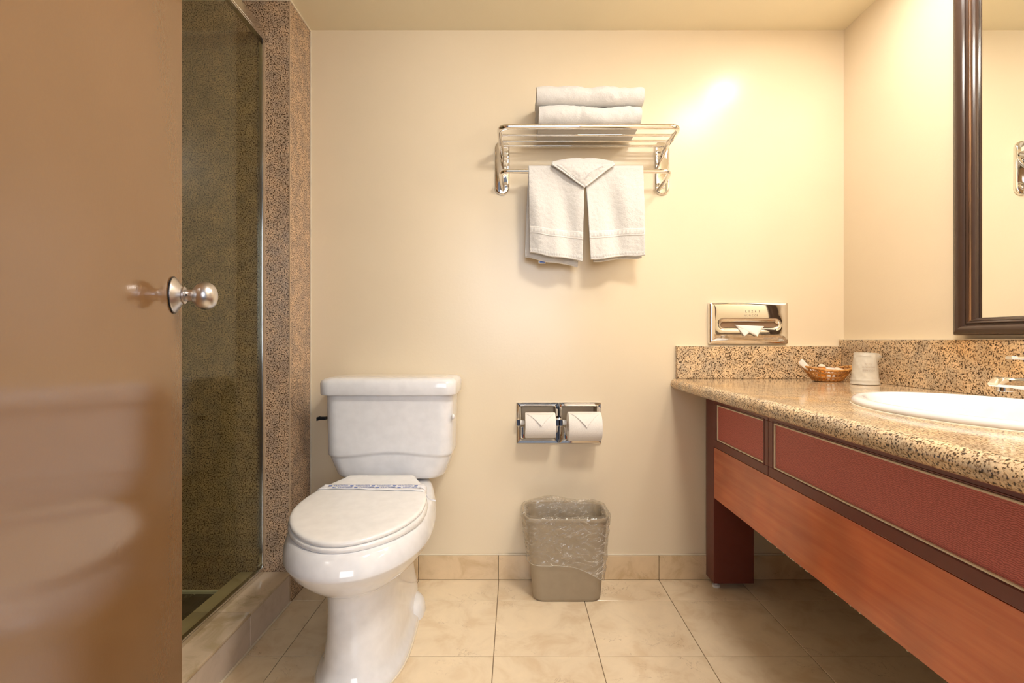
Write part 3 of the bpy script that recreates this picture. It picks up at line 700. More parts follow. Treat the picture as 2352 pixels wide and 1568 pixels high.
# ------------------------------------------------------------------ tissue dispenser
tb = thing('tissue_dispenser', (0.887, YB, 0.975), 'chrome tissue dispenser on the back wall above the granite backsplash', 'tissue dispenser')
tx0, tx1, tz0, tz1 = 0.7365, 1.036, 0.897, 1.055
bm = B(); cxm, czm = (tx0+tx1)/2, (tz0+tz1)/2; hwx, hwz = (tx1-tx0)/2, (tz1-tz0)/2
def trr(d, y_, r, n=12): return [Vector((p.x, y_, p.y)) for p in rrect(cxm, czm, hwx-d, hwz-d, r, 0, n)]
def slot(hx_, hz_, y_, n=12): return [Vector((p.x, y_, p.y)) for p in rrect(cxm, czm-0.006, hx_, hz_, hz_-0.0002, 0, n)]
loft(bm, [trr(0, YB-0.0004, 0.006), trr(0, YB-0.014, 0.006), trr(0.0012, YB-0.018, 0.006), trr(0.004, YB-0.0205, 0.006), trr(0.012, YB-0.0222, 0.01), slot(0.124, 0.026, YB-0.0230), slot(0.114, 0.0180, YB-0.0224), slot(0.109, 0.0140, YB-0.0200),
          slot(0.106, 0.0115, YB-0.0170), slot(0.105, 0.0105, YB-0.0160), slot(0.105, 0.0105, YB-0.012)], cap0=False, cap1=False)
obj('face_plate', bm, M['chrome'], tb, smooth=True, angle=30)
obj('inner_box', box(B(), cxm-0.112, cxm+0.112, YB-0.0115, YB-0.0005, czm-0.03, czm+0.03), M['cardboard'], tb)
def tis_place(zc, x_off=0.0): return lambda c: Vector((cxm+x_off+c.x, YB-0.0232, zc+c.y))
bm = text_bm('L  I  2  6  1', 0.0125, tis_place(1.0200, 0.012))
t2 = text_bm('N U U C C E', 0.0095, tis_place(1.0045, 0.006)); me = bpy.data.meshes.new('t'); t2.to_mesh(me); t2.free(); bm.from_mesh(me)
obj('stamped_letters', bm, M['grey_ink'], tb)
tis = thing('tissue', (0.885, YB-0.03, 0.96), 'white tissue hanging from the slot of the chrome dispenser', 'tissue')
Yt = YB-0.032
def tri(bm, pts, n=8, bulge=0.004):
    a, b_, c_ = [Vector(p) for p in pts]; rows = []
    for j in range(n+1):
        t = j/n; l = a.lerp(c_, t); r_ = b_.lerp(c_, t); row = []
        for i in range(n+1):
            p = l.lerp(r_, i/n); p.y -= bulge*math.sin(PI*i/n)*math.sin(PI*t*0.6+0.3); row.append(bm.verts.new(p))
        rows.append(row)
    for j in range(n):
        for i in range(n): bm.faces.new((rows[j][i], rows[j][i+1], rows[j+1][i+1], rows[j+1][i]))
bm = B(); tri(bm, (P(1687, 746, YB-0.020), P(1755, 749, YB-0.020), P(1739, 773, YB-0.034)), 10, 0.006)
tri(bm, (P(1689, 746.5, YB-0.0195), P(1741, 750, YB-0.022), P(1710, 772, YB-0.031)), 10, 0.003)
o = obj('folded_sheet', bm, M['paper'], tis, smooth=True); solid(o, 0.0005)

# ------------------------------------------------------------------ towel rack
rack = thing('towel_rack', (0.257, YB, 1.57), 'chrome hotel towel rack with shelf and lower bar on the back wall', 'towel rack')
PLX = (-0.049, 0.561)
for s, px_ in zip((-1, 1), PLX):
    bm = B()
    def pr(d, y_): return [Vector((p.x, y_, p.y)) for p in rrect(px_, 1.5690, 0.0285-d, 0.1035-d, 0.0283-d, 0, 10)]
    loft(bm, [pr(0, YB-0.0003), pr(0, YB-0.006), pr(0.0012, YB-0.0085), pr(0.0045, YB-0.011), pr(0.0065, YB-0.0115)], cap0=False)
    plate = obj('wall_plate', bm, M['chrome'], rack, smooth=True, angle=35)
    bm = B(); lathe(bm, (px_+0.002, YB-0.0112, 1.4935), (0, -1, 0), [(0, 0.0062), (0.0016, 0.006), (0.0026, 0.0042), (0.0026, 0.0030), (0.0016, 0.0026)], 20); obj('screw', bm, M['brushed'], plate, smooth=True, angle=30)
xl, xr_ = -0.055, 0.569
ZS = 1.647
path = smooth_path([(-0.044, YB-0.011, 1.562), (-0.049, 1.868, 1.602), (-0.052, 1.835, 1.636), (xl, 1.780, ZS-0.002), (xl, 1.706, ZS+0.0005), (xr_, 1.706, ZS+0.0005), (xr_, 1.780, ZS-0.002), (0.563, 1.835, 1.636), (0.553, 1.868, 1.602), (0.540, YB-0.011, 1.562)], 0.052, 10)
bm = B(); tube(bm, path, lambda t: 0.0092*min(1.0, 0.42+9.0*min(t, 1-t)), 20); obj('shelf_rail', bm, M['chrome'], rack, smooth=True, angle=60)
for y_, z_ in ((1.772, 1.6455), (1.817, 1.6425), (1.857, 1.6400)):
    bm = B(); tube(bm, [(xl+0.002, y_, z_), (xr_-0.002, y_, z_)], 0.0045, 14); obj('shelf_bar', bm, M['chrome'], rack, smooth=True, angle=60)
for s, x_ in ((1, xl), (-1, xr_)):
    bm = B(); box(bm, x_-0.0015, x_+0.0015, 1.775, YB-0.011, 1.628, 1.646, 0.001); obj('side_web', bm, M['chrome'], rack)
ZB = 1.525
path = smooth_path([(-0.046, YB-0.010, 1.484), (-0.050, 1.850, 1.508), (-0.053, 1.797, ZB), (0.567, 1.797, ZB), (0.562, 1.850, 1.508), (0.545, YB-0.010, 1.484)], 0.046, 12)
bm = B(); tube(bm, path, 0.0082, 18); obj('towel_bar', bm, M['chrome'], rack, smooth=True, angle=60)

# folded bath towels on the shelf
def folded_towel(x0, x1, y0, y1, z0, z1, label, seed):
    H = z1-z0; th = H/4
    bm = B()
    def ushape(y0_, ra, ri, zc):
        n = 14; out = [(y1, zc+ra)]; inn = [(y1, zc+ri)]
        m_ = 16
        for i in range(1, m_+1): out.append((y1+(y0_+ra-y1)*i/m_, zc+ra)); inn.append((y1+(y0_+ra-y1)*i/m_, zc+ri))
        for i in range(1, n): a = PI/2+PI*i/n; out.append((y0_+ra+ra*math.cos(a)*1.0, zc+ra*math.sin(a))); inn.append((y0_+ra+ri*math.cos(a), zc+ri*math.sin(a)))
        for i in range(0, m_+1): out.append((y0_+ra+(y1-y0_-ra)*i/m_, zc-ra)); inn.append((y0_+ra+(y1-y0_-ra)*i/m_, zc-ri))
        return out, inn
    for k, (yo, ra, ri, inset) in enumerate(((y0, H/2, H/2-th+0.0012, 0.0), (y0+th+0.002, H/2-th-0.0006, 0.0008, 0.004))):
        zc = (z0+z1)/2; out, inn = ushape(yo, ra, ri, zc)
        prof = out+inn[::-1]; nx = 60; rings_ = []
        for i in range(nx+1):
            u = i/nx; e = min(u, 1-u)*nx
            rnd = 0.0 if e > 2 else (0.0012*(2-e))
            x_ = x0+inset+(x1-x0-2*inset)*u; ring = []
            for q, (yy_, zz_) in enumerate(prof):
                d = 0.0052*nz((x_, yy_, zz_), 14, seed)+0.0018*nz((x_, yy_, zz_), 60, seed)+0.0007*nz((x_, yy_, zz_), 260, seed)
                dx = 0.0016*nz((yy_*3, zz_*3, seed), 25) if e < 1 else 0
                front = 1.0 if yy_ < y0+H*0.7 else 0.4
                top = 1 if zz_ > zc else -1
                sag = 0.0030*math.sin(u*PI*1.0+seed)*(top > 0)
                f_ = 1 - rnd*8
                ring.append(Vector((x_+dx, yy_-d*front*1.6+0.002*math.sin(u*5+seed), zc+(zz_-zc)*f_+d*top*0.7*(top > 0)+sag*(top > 0)*0.6)))
            rings_.append(ring)
        loft(bm, rings_)
    o = obj('bath_towel', bm, M['terry'], base=((x0+x1)/2, (y0+y1)/2, z0), smooth=True, angle=60)
    return tag(o, label, 'towel', 'folded bath towels on the rack shelf')
folded_towel(0.083, 0.437, 1.703, 1.876, 1.6635, 1.7270, 'folded white bath towel lying directly on the chrome shelf bars', 1.0)
folded_towel(0.075, 0.446, 1.698, 1.874, 1.7305, 1.7940, 'folded white bath towel on top of another folded towel', 4.0)

# hanging hand towels
def hang_towel(C, Cb, topx, label, seed, tagit=False):
    """C: front sheet corners (inner/outer) px; draped over the bar"""
    xa, xb = topx; t = thing('hand_towel', ((xa+xb)/2, 1.797, ZB), label, 'towel', 'hand towels over the lower bar')
    R = 0.0135
    def surf(u, v, lift=0.0, side=1):
        # v<0.12 over the bar, then down ; side=1 front, -1 back
        (bl, br) = C if side > 0 else Cb
        if v < 0.10:
            a = PI/2*(v/0.10); y_ = 1.797-side*(R+lift)*math.sin(a); z_ = ZB+(R+lift)*math.cos(a)+0.003; x_ = xa+(xb-xa)*u
            p = Vector((x_, y_, z_)); return p
        t_ = (v-0.10)/0.90
        bx = bl.x+(br.x-bl.x)*u; bz = bl.z+(br.z-bl.z)*u
        x_ = (xa+(xb-xa)*u)*(1-t_)+bx*t_
        if side > 0: x_ = x_+(0.0)
        z_ = (ZB+0.003)*(1-t_)+bz*t_
        fold = (0.0130*math.sin((u-0.35*t_)*PI*2.3+seed+0.6)+0.004*math.sin(u*PI*5.2+seed*2-t_*2.0))*min(1, t_*2.2)
        dn = 0.0012*nz((x_, z_, 0), 90, seed)+0.0008*nz((x_, z_, 3), 300, seed)
        y_ = 1.797-side*(R+lift+0.004*t_)-fold*0.8-dn
        z_ += 0.0035*math.sin(u*PI*2.6+seed+1.0)*t_
        return Vector((x_, y_, z_))
    for side, nm in ((1, 'front_sheet'), (-1, 'back_sheet')):
        bm = B(); grid(bm, lambda u, v: surf(u, v, 0.0, side), 56, 110)
        o = obj(nm, bm, M['terry'], t, smooth=True); solid(o, 0.0065 if side > 0 else 0.006, 0.0)
    for (v0, v1, nm) in ((0.725, 0.800, 'woven_band'),):
        bm = B(); grid(bm, lambda u, v: surf(u, v0+(v1-v0)*v, 0.0036), 56, 8); o = obj(nm, bm, M['terry_band'], t, smooth=True); solid(o, 0.0018, 0.0)
        bm = B()
        for i in range(44):
            uu = 0.03+0.94*i/43
            pts = [surf(uu, v0+(v1-v0)*(0.25+0.5*k/4), 0.0050) for k in range(5)]; tube(bm, pts, 0.00105, 5)
        obj('woven_ribs', bm, M['terry_band'], t, smooth=True, kind='stuff')
    bm = B(); tube(bm, [surf(i/60, 0.999, 0.001) for i in range(61)], 0.0042, 8); tube(bm, [surf(i/60, 0.999, 0.001, -1) for i in range(61)], 0.0038, 8)
    obj('hem', bm, M['terry_band'], t, smooth=True)
    bm = B()
    for i in range(48):
        uu = 0.01+0.98*i/47; pts = [surf(uu, 0.962+0.034*k/2, 0.0042) for k in range(3)]; tube(bm, pts, 0.0012, 5)
    obj('hem_ribs', bm, M['terry_band'], t, smooth=True, kind='stuff')
    if tagit:
        bm = B(); a = P(1237, 597, 1.815); b_ = P(1253, 605, 1.815); box(bm, a.x, b_.x, 1.8145, 1.8155, b_.z, a.z+0.004, 0.0002); tg = obj('care_tag', bm, M['strap'], t)
        bm = B(); box(bm, a.x+0.004, b_.x-0.003, 1.8138, 1.8144, b_.z+0.003, b_.z+0.008, 0); obj('tag_print', bm, M['blue_ink'], tg)
    return t
YH = 1.780
hang_towel((P(1218, 578, YH), P(1338, 598, YH)), (P(1206, 590, 1.82), P(1327, 612, 1.82)), (P(1214, 378, YH).x, P(1342, 378, YH).x),
           'white hand towel left of the gap on the lower bar, small tag at hem', 0.4, True)
hang_towel((P(1356, 594, YH), P(1480, 583, YH)), (P(1362, 600, 1.82), P(1471, 590, 1.82)), (P(1344, 384, YH).x, P(1478, 384, YH).x),
           'white hand towel on the lower chrome bar, right of the gap beneath the washcloth', 2.3)
# washcloth folded to a point over both
wc = thing('washcloth', (0.25, 1.775, 1.54), 'white washcloth folded to a downward point over the two hand towels', 'washcloth')
def wash(lift=0.0, tl=P(1267, 378, 1.765), tr_=P(1412, 377, 1.765), tip=P(1343, 428, 1.758)):
    def f(u, v):
        if v < 0.34:   # from the back over the bar
            a = v/0.34; ang = PI*0.5*(1-a)+0.0
            base = tl.lerp(tr_, u); y_ = 1.797+0.010-(0.036)*a; 
            z_ = base.z+(0.026+0.003*math.sin(u*7))*math.sin(a*PI*0.5+PI*0.5*1.0*(1))*1.0 if False else base.z+0.031*math.sin(PI*(0.25+0.75*a))*(0.55+0.45*math.sin(u*PI))-0.004*math.exp(-((u-0.52)/0.08)**2)
            narrow = 0.10*(1-a); x_ = base.x+(0.5-u)*2*0.012*(1-a)
            return Vector((x_, y_-lift, z_+lift))
        t_ = (v-0.34)/0.66
        l = tl.lerp(tip, t_); r_ = tr_.lerp(tip, t_)
        p = l.lerp(r_, u); p.y = 1.771-0.010*math.sin(PI*min(1, t_*0.9+0.1))*math.sin(PI*u)-0.004-0.003*(1-t_)-lift
        p.z += 0.003*math.sin(u*6+t_*4)*(1-t_)
        p.y -= 0.0015*nz(p, 110, 5)
        return p
    return f
bm = B(); grid(bm, wash(), 56, 70); o = obj('cloth', bm, M['terry'], wc, smooth=True); solid(o, 0.009, 0.0)
bm = B()
f = wash(0.005)
for k in range(30):
    v_ = 0.40+0.54*k/29; tube(bm, [f(0.035, v_), f(0.10, v_)], 0.0012, 5)
obj('edge_stitching', bm, M['terry_band'], wc, smooth=True, kind='stuff')
bm = B(); tube(bm, [f(0.0, 0.36+0.62*i/30) for i in range(31)]+[], 0.003, 8); tube(bm, [f(1.0, 0.36+0.62*i/30) for i in range(31)], 0.003, 8)
obj('hem', bm, M['terry_band'], wc, smooth=True)
bm = B()
for k in range(26):
    tt = k/25; p0 = f(0.50+0.32*(tt), 0.80-0.40*tt); p1 = f(0.56+0.32*tt, 0.83-0.40*tt)
    tube(bm, [p0, p1], 0.0012, 5)
obj('woven_ribs', bm, M['terry_band'], wc, smooth=True, kind='stuff')

# ------------------------------------------------------------------ vanity
van = thing('vanity_cabinet', (0.95, 1.1, 0), 'dark red wooden vanity with cream-edged panels under the granite countertop', 'vanity')
XF = 0.726; ZT = 0.7245
Yd = [1.800, 1.417, 0.50]
bm = B(); box(bm, XF, XF+0.147, 1.808, YB-0.0125, 0.022, ZT-0.001, 0.0015)
obj('leg', bm, M['mahogany'], van)
bm = B(); lathe(bm, (XF+0.018, 1.832, 0.0003), (0, 0, 1), [(0, 0.014), (0.007, 0.014), (0.009, 0.011), (0.009, 0.006), (0.0218, 0.006)], 20); obj('foot_pad', bm, M['white_plastic'], van, smooth=True, angle=40, label='white adjustable foot')
# body behind the fronts
bm = B(); box(bm, XF+0.018, XF+0.036, YN+0.005, 1.8072, 0.340, ZT-0.002, 0.0005); obj('backing_board', bm, M['mahogany'], van)
bm = B(); box(bm, XF+0.0015, XF+0.0175, YN+0.005, 1.8072, 0.335, 0.5205, 0.0012); obj('apron', bm, M['cherry'], van, label='orange-brown cherry apron board')
# chipped lower edge of the apron
bm = B()
for k in range(26):
    y_ = random.uniform(0.9, 1.5); L_ = random.uniform(0.002, 0.010)
    box(bm, XF+0.0008, XF+0.003, y_, y_+L_, 0.3346, 0.3346+random.uniform(0.0008, 0.0022), 0)
obj('worn_edge', bm, M['cream_trim'], van, kind='stuff')
def drawer(y0, y1, label):
    a0, a1 = 0.5225, 0.7225
    bm = B(); X0, X1 = XF-0.001, XF+0.0175
    rw = 0.0265 ; pz0, pz1 = 0.5505, 0.6800; py0, py1 = y0+rw-0.002, y1-rw
    box(bm, X0, X1, y0, y1, a0, pz0, 0.002); box(bm, X0, X1, y0, y1, pz1, a1, 0.002)
    box(bm, X0, X1, y0, py0, pz0, pz1, 0.001); box(bm, X0, X1, py1, y1, pz0, pz1, 0.001)
    fr = obj('drawer_front', bm, M['mahogany'], van)
    bm = B()   # stepped moulding inside the frame
    def sq(d, x_): return [Vector((x_, py0+d, pz0+d)), Vector((x_, py1-d, pz0+d)), Vector((x_, py1-d, pz1-d)), Vector((x_, py0+d, pz1-d))]
    loft(bm, [sq(-0.004, X0+0.0005), sq(-0.003, X0-0.0015), sq(-0.001, X0-0.0015), sq(0.0, X0+0.001), sq(0.001, X0+0.003), sq(0.001, X0+0.006)], cap0=False, cap1=False); obj('moulding', bm, M['mahogany'], fr)
    bm = B()
    loft(bm, [sq(0.0012, X0+0.006), sq(0.0012, X0+0.0015), sq(0.0025, X0+0.0005), sq(0.0048, X0+0.0005), sq(0.0058, X0+0.002), sq(0.0058, X0+0.006)], cap0=False, cap1=False); obj('cream_edging', bm, M['cream_trim'], fr, label='cream edging')
    bm = B(); box(bm, X0+0.0045, X1-0.002, py0+0.0055, py1-0.0055, pz0+0.0055, pz1-0.0055); obj('panel', bm, M['red_panel'], fr, label='embossed dark red panel')
drawer(1.4180, 1.8065, ''); drawer(0.62, 1.4165, ''); drawer(YN+0.006, 0.6185, '')
bm = B(); box(bm, XF+0.003, XF+0.0145, 1.8067, 1.8078, 0.5225, 0.7225); obj('shadow_gap', bm, M['dark'], van)
# carcass end behind
bm = B(); box(bm, XF+0.0365, XR-0.004, 1.870, YB-0.013, 0.60, ZT-0.002); obj('rear_rail', bm, M['mahogany'], van)

# granite top with bullnose and cut-out for the basin
SC = (0.952, 0.985); SA, SB = 0.207, 0.288
ctr = thing('countertop', (0.9, 1.1, 0.745), 'polished speckled beige granite countertop with rounded edge around the sink', 'countertop')
xe, xi = 0.595, XR-0.001; ya, yb = YN+0.002, YB-0.001; z0c, z1c = ZT, 0.765
bm = B(); n = 96; rc = (SA-0.018, SB-0.018)
ell = []; rec = []
for i in range(n):
    a = 2*PI*i/n; ca, sa = math.cos(a), math.sin(a)
    ell.append((SC[0]+rc[0]*ca, SC[1]+rc[1]*sa))
    # ray to rectangle
    X0r, X1r, Y0r, Y1r = xe+0.020, xi, ya, yb
    dx, dy = rc[0]*ca, rc[1]*sa
    t = 1e9
    if dx > 1e-9: t = min(t, (X1r-SC[0])/dx)
    if dx < -1e-9: t = min(t, (X0r-SC[0])/dx)
    if dy > 1e-9: t = min(t, (Y1r-SC[1])/dy)
    if dy < -1e-9: t = min(t, (Y0r-SC[1])/dy)
    rec.append((SC[0]+dx*t, SC[1]+dy*t))
# snap nearest to corners
for cx_, cy_ in ((xe+0.020, ya), (xi, ya), (xi, yb), (xe+0.020, yb)):
    k = min(range(n), key=lambda q: (rec[q][0]-cx_)**2+(rec[q][1]-cy_)**2); rec[k] = (cx_, cy_)
rg = [[Vector((x_, y_, z_)) for x_, y_ in pts_] for pts_, z_ in ((ell, z0c), (rec, z0c))]
loft(bm, [[Vector((x_, y_, z0c)) for x_, y_ in rec], [Vector((x_, y_, z0c)) for x_, y_ in ell], [Vector((x_, y_, z1c)) for x_, y_ in ell], [Vector((x_, y_, z1c)) for x_, y_ in rec]], cap0=False, cap1=False)
obj('slab', bm, M['granite_counter'], ctr)
bm = B(); prof = []
hh = (z1c-z0c)/2
for i in range(17):
    a = PI/2+PI*i/16; prof.append((xe+0.020+0.020*math.cos(a)*1.0, (z0c+z1c)/2+hh*math.sin(a)))
loft(bm, [[Vector((x_, ya, z_)) for x_, z_ in prof], [Vector((x_, yb, z_)) for x_, z_ in prof]])
obj('bullnose_edge', bm, M['granite_counter'], ctr, smooth=True, angle=50)
for nm, args, lb in (('backsplash_rear', (0.614, 1.2365, YB-0.020, YB-0.0008, 0.7654, 0.888), 'low speckled granite backsplash on the back wall below the tissue dispenser'),
                 ('backsplash_side', (1.2375, XR-0.0008, YN+0.003, YB-0.001, 0.7654, 0.912), 'taller speckled granite backsplash on the right wall behind the faucet')):
    o = obj('backsplash', box(B(), *args, 0.001, 1), M['granite_counter'], base=((args[0]+args[1])/2, (args[2]+args[3])/2, 0.7654)); tag(o, lb, 'backsplash')
    bm = B()
    if nm == 'backsplash_rear': box(bm, 0.614, 1.2365, YB-0.0195, YB-0.0005, 0.8882, 0.8905, 0.0008); 
    else: box(bm, 1.238, XR-0.0005, YN+0.003, YB-0.001, 0.9122, 0.9145, 0.0008)
    obj('caulk_line', bm, M['caulk'], o)

# basin
sink = thing('sink_basin', (SC[0], SC[1], 0.765), 'white oval drop-in sink basin set in the granite countertop', 'sink')
bm = B(); rings = []
for da, z_ in ((0.002, 0.7656), (0.0, 0.7680), (0.001, 0.7735), (0.005, 0.7785), (0.011, 0.7805), (0.020, 0.7800), (0.027, 0.7770), (0.034, 0.7690), (0.042, 0.7500), (0.055, 0.7150), (0.080, 0.6750), (0.120, 0.6450), (0.165, 0.6330), (0.185, 0.6300)):
    a_ = SA-da; b2 = SB-da*1.15
    rings.append([Vector((SC[0]+a_*math.cos(2*PI*i/72), SC[1]+b2*math.sin(2*PI*i/72), z_)) for i in range(72)])
outer = []
for da, z_ in ((0.190, 0.617), (0.165, 0.620), (0.120, 0.632), (0.080, 0.662), (0.055, 0.705), (0.040, 0.745), (0.034, 0.7640), (0.030, 0.7655)):
    a_ = SA-da; b2 = SB-da*1.15
    outer.append([Vector((SC[0]+a_*math.cos(2*PI*i/72), SC[1]+b2*math.sin(2*PI*i/72), z_)) for i in range(72)])
loft(bm, outer+rings)
obj('bowl', bm, M['porcelain'], sink, smooth=True, angle=60)
bm = B(); lathe(bm, (SC[0], SC[1], 0.6303), (0, 0, 1), [(0, 0.021), (0.002, 0.021), (0.003, 0.016), (0.0015, 0.004)], 24); obj('drain', bm, M['chrome'], sink, smooth=True, angle=30)
bm = B(); loft(bm, [[Vector((SC[0]+(SA+0.0015-d)*math.cos(2*PI*i/72), SC[1]+(SB+0.0015-d)*math.sin(2*PI*i/72), z_)) for i in range(72)] for d, z_ in ((0, 0.7652), (0.0015, 0.7665), (0.006, 0.7668))], cap0=False, cap1=False)
obj('caulk_line', bm, M['caulk'], sink)

# faucet
fau = thing('faucet', (1.165, 0.985, 0.766), 'chrome single-lever faucet behind the sink at the right edge', 'faucet')
bm = B(); loft(bm, [rrect(1.168, 0.985, 0.028-d, 0.085-d, 0.026-d, z_, 8) for z_, d in ((0.7790, 0), (0.7870, 0.0), (0.7900, 0.003), (0.7910, 0.008))]); obj('base_plate', bm, M['chrome'], fau, smooth=True, angle=40)
bm = B(); loft(bm, [rrect(1.168, 0.985, 0.028, 0.085, 0.026, z_, 8) for z_ in (0.7653, 0.7788)]); obj('plinth', bm, M['porcelain'], sink, smooth=True, angle=40)
bm = B(); lathe(bm, (1.165, 0.985, 0.7905), (0, 0, 1), [(0, 0.026), (0.012, 0.024), (0.050, 0.023), (0.062, 0.021), (0.066, 0.014)], 32); obj('body', bm, M['chrome'], fau, smooth=True, angle=40)
bm = B(); rings = []
for t, hy, hz_ in ((0, 0.017, 0.016), (0.3, 0.0165, 0.0145), (0.6, 0.016, 0.012), (0.85, 0.0155, 0.0105), (0.97, 0.0145, 0.0095), (1.0, 0.012, 0.007)):
    x_ = 1.150+(0.956-1.150)*t; zc = 0.812+0.0165*t
    rings.append([Vector((x_+(0.006*(p.y-0)/hz_ if t > 0.9 else 0), 0.985+p.x, zc+p.y)) for p in rrect(0, 0, hy, hz_, min(hy, hz_)*0.6, 0, 5)])
loft(bm, rings); obj('spout', bm, M['chrome'], fau, smooth=True, angle=50)
bm = B(); lathe(bm, (0.9755, 0.985, 0.8200), (0, 0, -1), [(0, 0.0125), (0.010, 0.0125), (0.011, 0.0115)], 28); obj('aerator', bm, M['chrome'], fau, smooth=True, angle=40)
bm = B(); lathe(bm, (1.165, 0.985, 0.858), (0, 0, 1), [(0, 0.018), (0.010, 0.020), (0.016, 0.016), (0.018, 0.006)], 28)
loft(bm, [[Vector((x_, 0.985+p.x, zc+p.y)) for p in rrect(0, 0, hy, 0.0032, 0.003, 0, 4)] for x_, zc, hy in ((1.16, 0.868, 0.013), (1.10, 0.8715, 0.014), (1.02, 0.8745, 0.015), (0.992, 0.8755, 0.013), (0.983, 0.8757, 0.007))])
obj('lever', bm, M['chrome'], fau, smooth=True, angle=50)

# ------------------------------------------------------------------ basket, toiletries, cup
bk = thing('wicker_basket', (1.112, 1.762, 0.7655), 'small orange-brown woven wicker basket on the countertop in the corner', 'basket')
def bring2(t, a, off=0.0):
    rx = 0.044+0.036*(t**0.8)+off; ry = 0.032+0.027*(t**0.8)+off; z_ = 0.7680+0.043*t
    z_ += 0.006*t*math.cos(2*a)
    return Vector((1.112+rx*math.cos(a), 1.762+ry*math.sin(a), z_))
bm = B(); loft(bm, [[bring2(0, 2*PI*i/48)*1.0+Vector((0, 0, dz)) for i in range(48)] for dz in (-0.0022, 0.001)]); obj('base', bm, M['wicker'], bk, smooth=True, angle=40)
NS = 22
for k in range(NS):  # splayed uprights, crossing pairs
    for s in (-1, 1):
        pts = [bring2(t, 2*PI*(k+0.5*(s > 0))/NS+s*0.16*t, 0.0010*s) for t in [i/6 for i in range(7)]]
        bm = B(); tube(bm, pts, 0.0019, 6); obj('stake', bm, M['wicker'], bk, smooth=True)
for t, r_, ph in ((0.04, 0.0028, 0), (0.30, 0.0022, 0), (0.36, 0.0022, 1), (0.66, 0.0022, 0), (0.72, 0.0022, 1), (0.97, 0.0032, 0), (1.03, 0.0034, 1), (1.0, 0.0030, 2)):
    pts = [bring2(t, 2*PI*i/88, 0.0022*math.cos(i*PI/2+ph*PI)+(0.002 if ph == 2 else 0)) for i in range(89)]
    bm = B(); tube(bm, pts, r_, 6, False); obj('weaver', bm, M['wicker'], bk, smooth=True)
def bottle(name, c, axis, label, body, cap):
    t = thing(name, c, label, 'bottle'); bm = B()
    lathe(bm, c, axis, [(0, 0.009), (0.002, 0.0125), (0.034, 0.0125), (0.040, 0.008)], 24); obj('body', bm, body, t, smooth=True, angle=40)
    bm = B(); lathe(bm, Vector(c)+Vector(axis).normalized()*0.0402, axis, [(0, 0.0078), (0.012, 0.0078), (0.013, 0.006)], 20); obj('cap', bm, cap, t, smooth=True, angle=40)
# orange-capped pot with a pale domed top
pot = thing('toiletry_pot', (1.085, 1.750, 0.79), 'orange toiletry pot with pale domed top in the wicker basket', 'toiletry')
bm = B(); lathe(bm, (1.085, 1.750, 0.7700), (0, 0, 1), [(0, 0.0115), (0.002, 0.0125), (0.044, 0.0125), (0.046, 0.011)], 28); obj('body', bm, M['orange_cap'], pot, smooth=True, angle=40)
bm = B(); lathe(bm, (1.085, 1.750, 0.8162), (0, 0, 1), [(0, 0.0125), (0.004, 0.012), (0.008, 0.009), (0.0105, 0.004), (0.011, 0.001)], 28); obj('dome', bm, M['soap'], pot, smooth=True)
sp = thing('soap_bar', (1.150, 1.755, 0.80), 'round wrapped soap at the right side of the wicker basket', 'soap')
bm = B(); lathe(bm, (1.151, 1.762, 0.7955), (0.15, -0.25, 1), [(0, 0.012), (0.004, 0.0165), (0.012, 0.0165), (0.0165, 0.012), (0.0175, 0.002)], 32); obj('wrapped_disc', bm, M['soap'], sp, smooth=True, angle=60)
sb = thing('soap_packet', (1.115, 1.765, 0.80), 'flat white soap packet lying in the wicker basket', 'soap')
bm = B(); box(bm, 1.102, 1.130, 1.745, 1.785, 0.772, 0.814, 0.003); obj('wrapper', bm, M['white_plastic'], sb, smooth=True, angle=40)
pk = thing('toothpaste_sachet', (1.040, 1.760, 0.83), 'slim white sachet sticking out over the left rim of the basket', 'sachet')
pa, pb = P(1838, 828, 1.755), P(1869, 853, 1.755)
bm = B(); rings = []
for i in range(9):
    t = i/8; c_ = pa.lerp(pb, t)+Vector((0, 0, -0.004*math.sin(t*PI))); h_ = 0.0115*(1-0.45*t)*(0.75 if i == 0 else 1); th_ = 0.0012+0.004*t
    d_ = (pb-pa).normalized(); u_ = Vector((-d_.z, 0, d_.x)); rings.append([c_+u_*h_*math.cos(a)+Vector((0, 1, 0))*th_*math.sin(a) for a in [2*PI*k/16 for k in range(16)]])
loft(bm, rings); obj('sachet_body', bm, M['white_plastic'], pk, smooth=True, angle=60)
CUP = Vector((1.160, 1.640, 0.7655))
cup = thing('wrapped_cup', CUP, 'upturned plastic cup in a printed clear wrapper beside the wicker basket', 'cup')
bm = B(); lathe(bm, CUP, (0, 0, 1), [(0.0002, 0.0375), (0.0008, 0.0395), (0.004, 0.0403), (0.008, 0.0397), (0.010, 0.0385), (0.016, 0.0382), (0.018, 0.0372), (0.06, 0.0335), (0.0975, 0.0300), (0.100, 0.0285), (0.1005, 0.002)], 48); obj('cup_body', bm, M['white_plastic'], cup, smooth=True, angle=40)
bm = B()
def wrapf(u, v):
    a = 2*PI*u; t = v; h_ = 0.0015+0.1035*t; r_ = 0.0408-0.0100*t
    if t < 0.14: r_ += 0.0008+0.0010*math.cos(t/0.14*PI*2)
    r_ += 0.0012*abs(nz((math.cos(a)*2, math.sin(a)*2, t*5), 1.6, 2))+0.0012*max(0, math.sin(a*7+t*14))*0.6
    p = CUP+Vector((r_*math.cos(a), r_*math.sin(a), h_))
    # pulled-out corner of the bag towards the right
    e = max(0.0, math.cos(a+0.35))**4*math.exp(-((t-0.90)/0.13)**2)*0.019
    p.x += e; p.z -= e*0.35*(t > 0.9)
    return p
NW = 96; Vw = [[bm.verts.new(wrapf(i/NW, j/36)) for j in range(37)] for i in range(NW)]
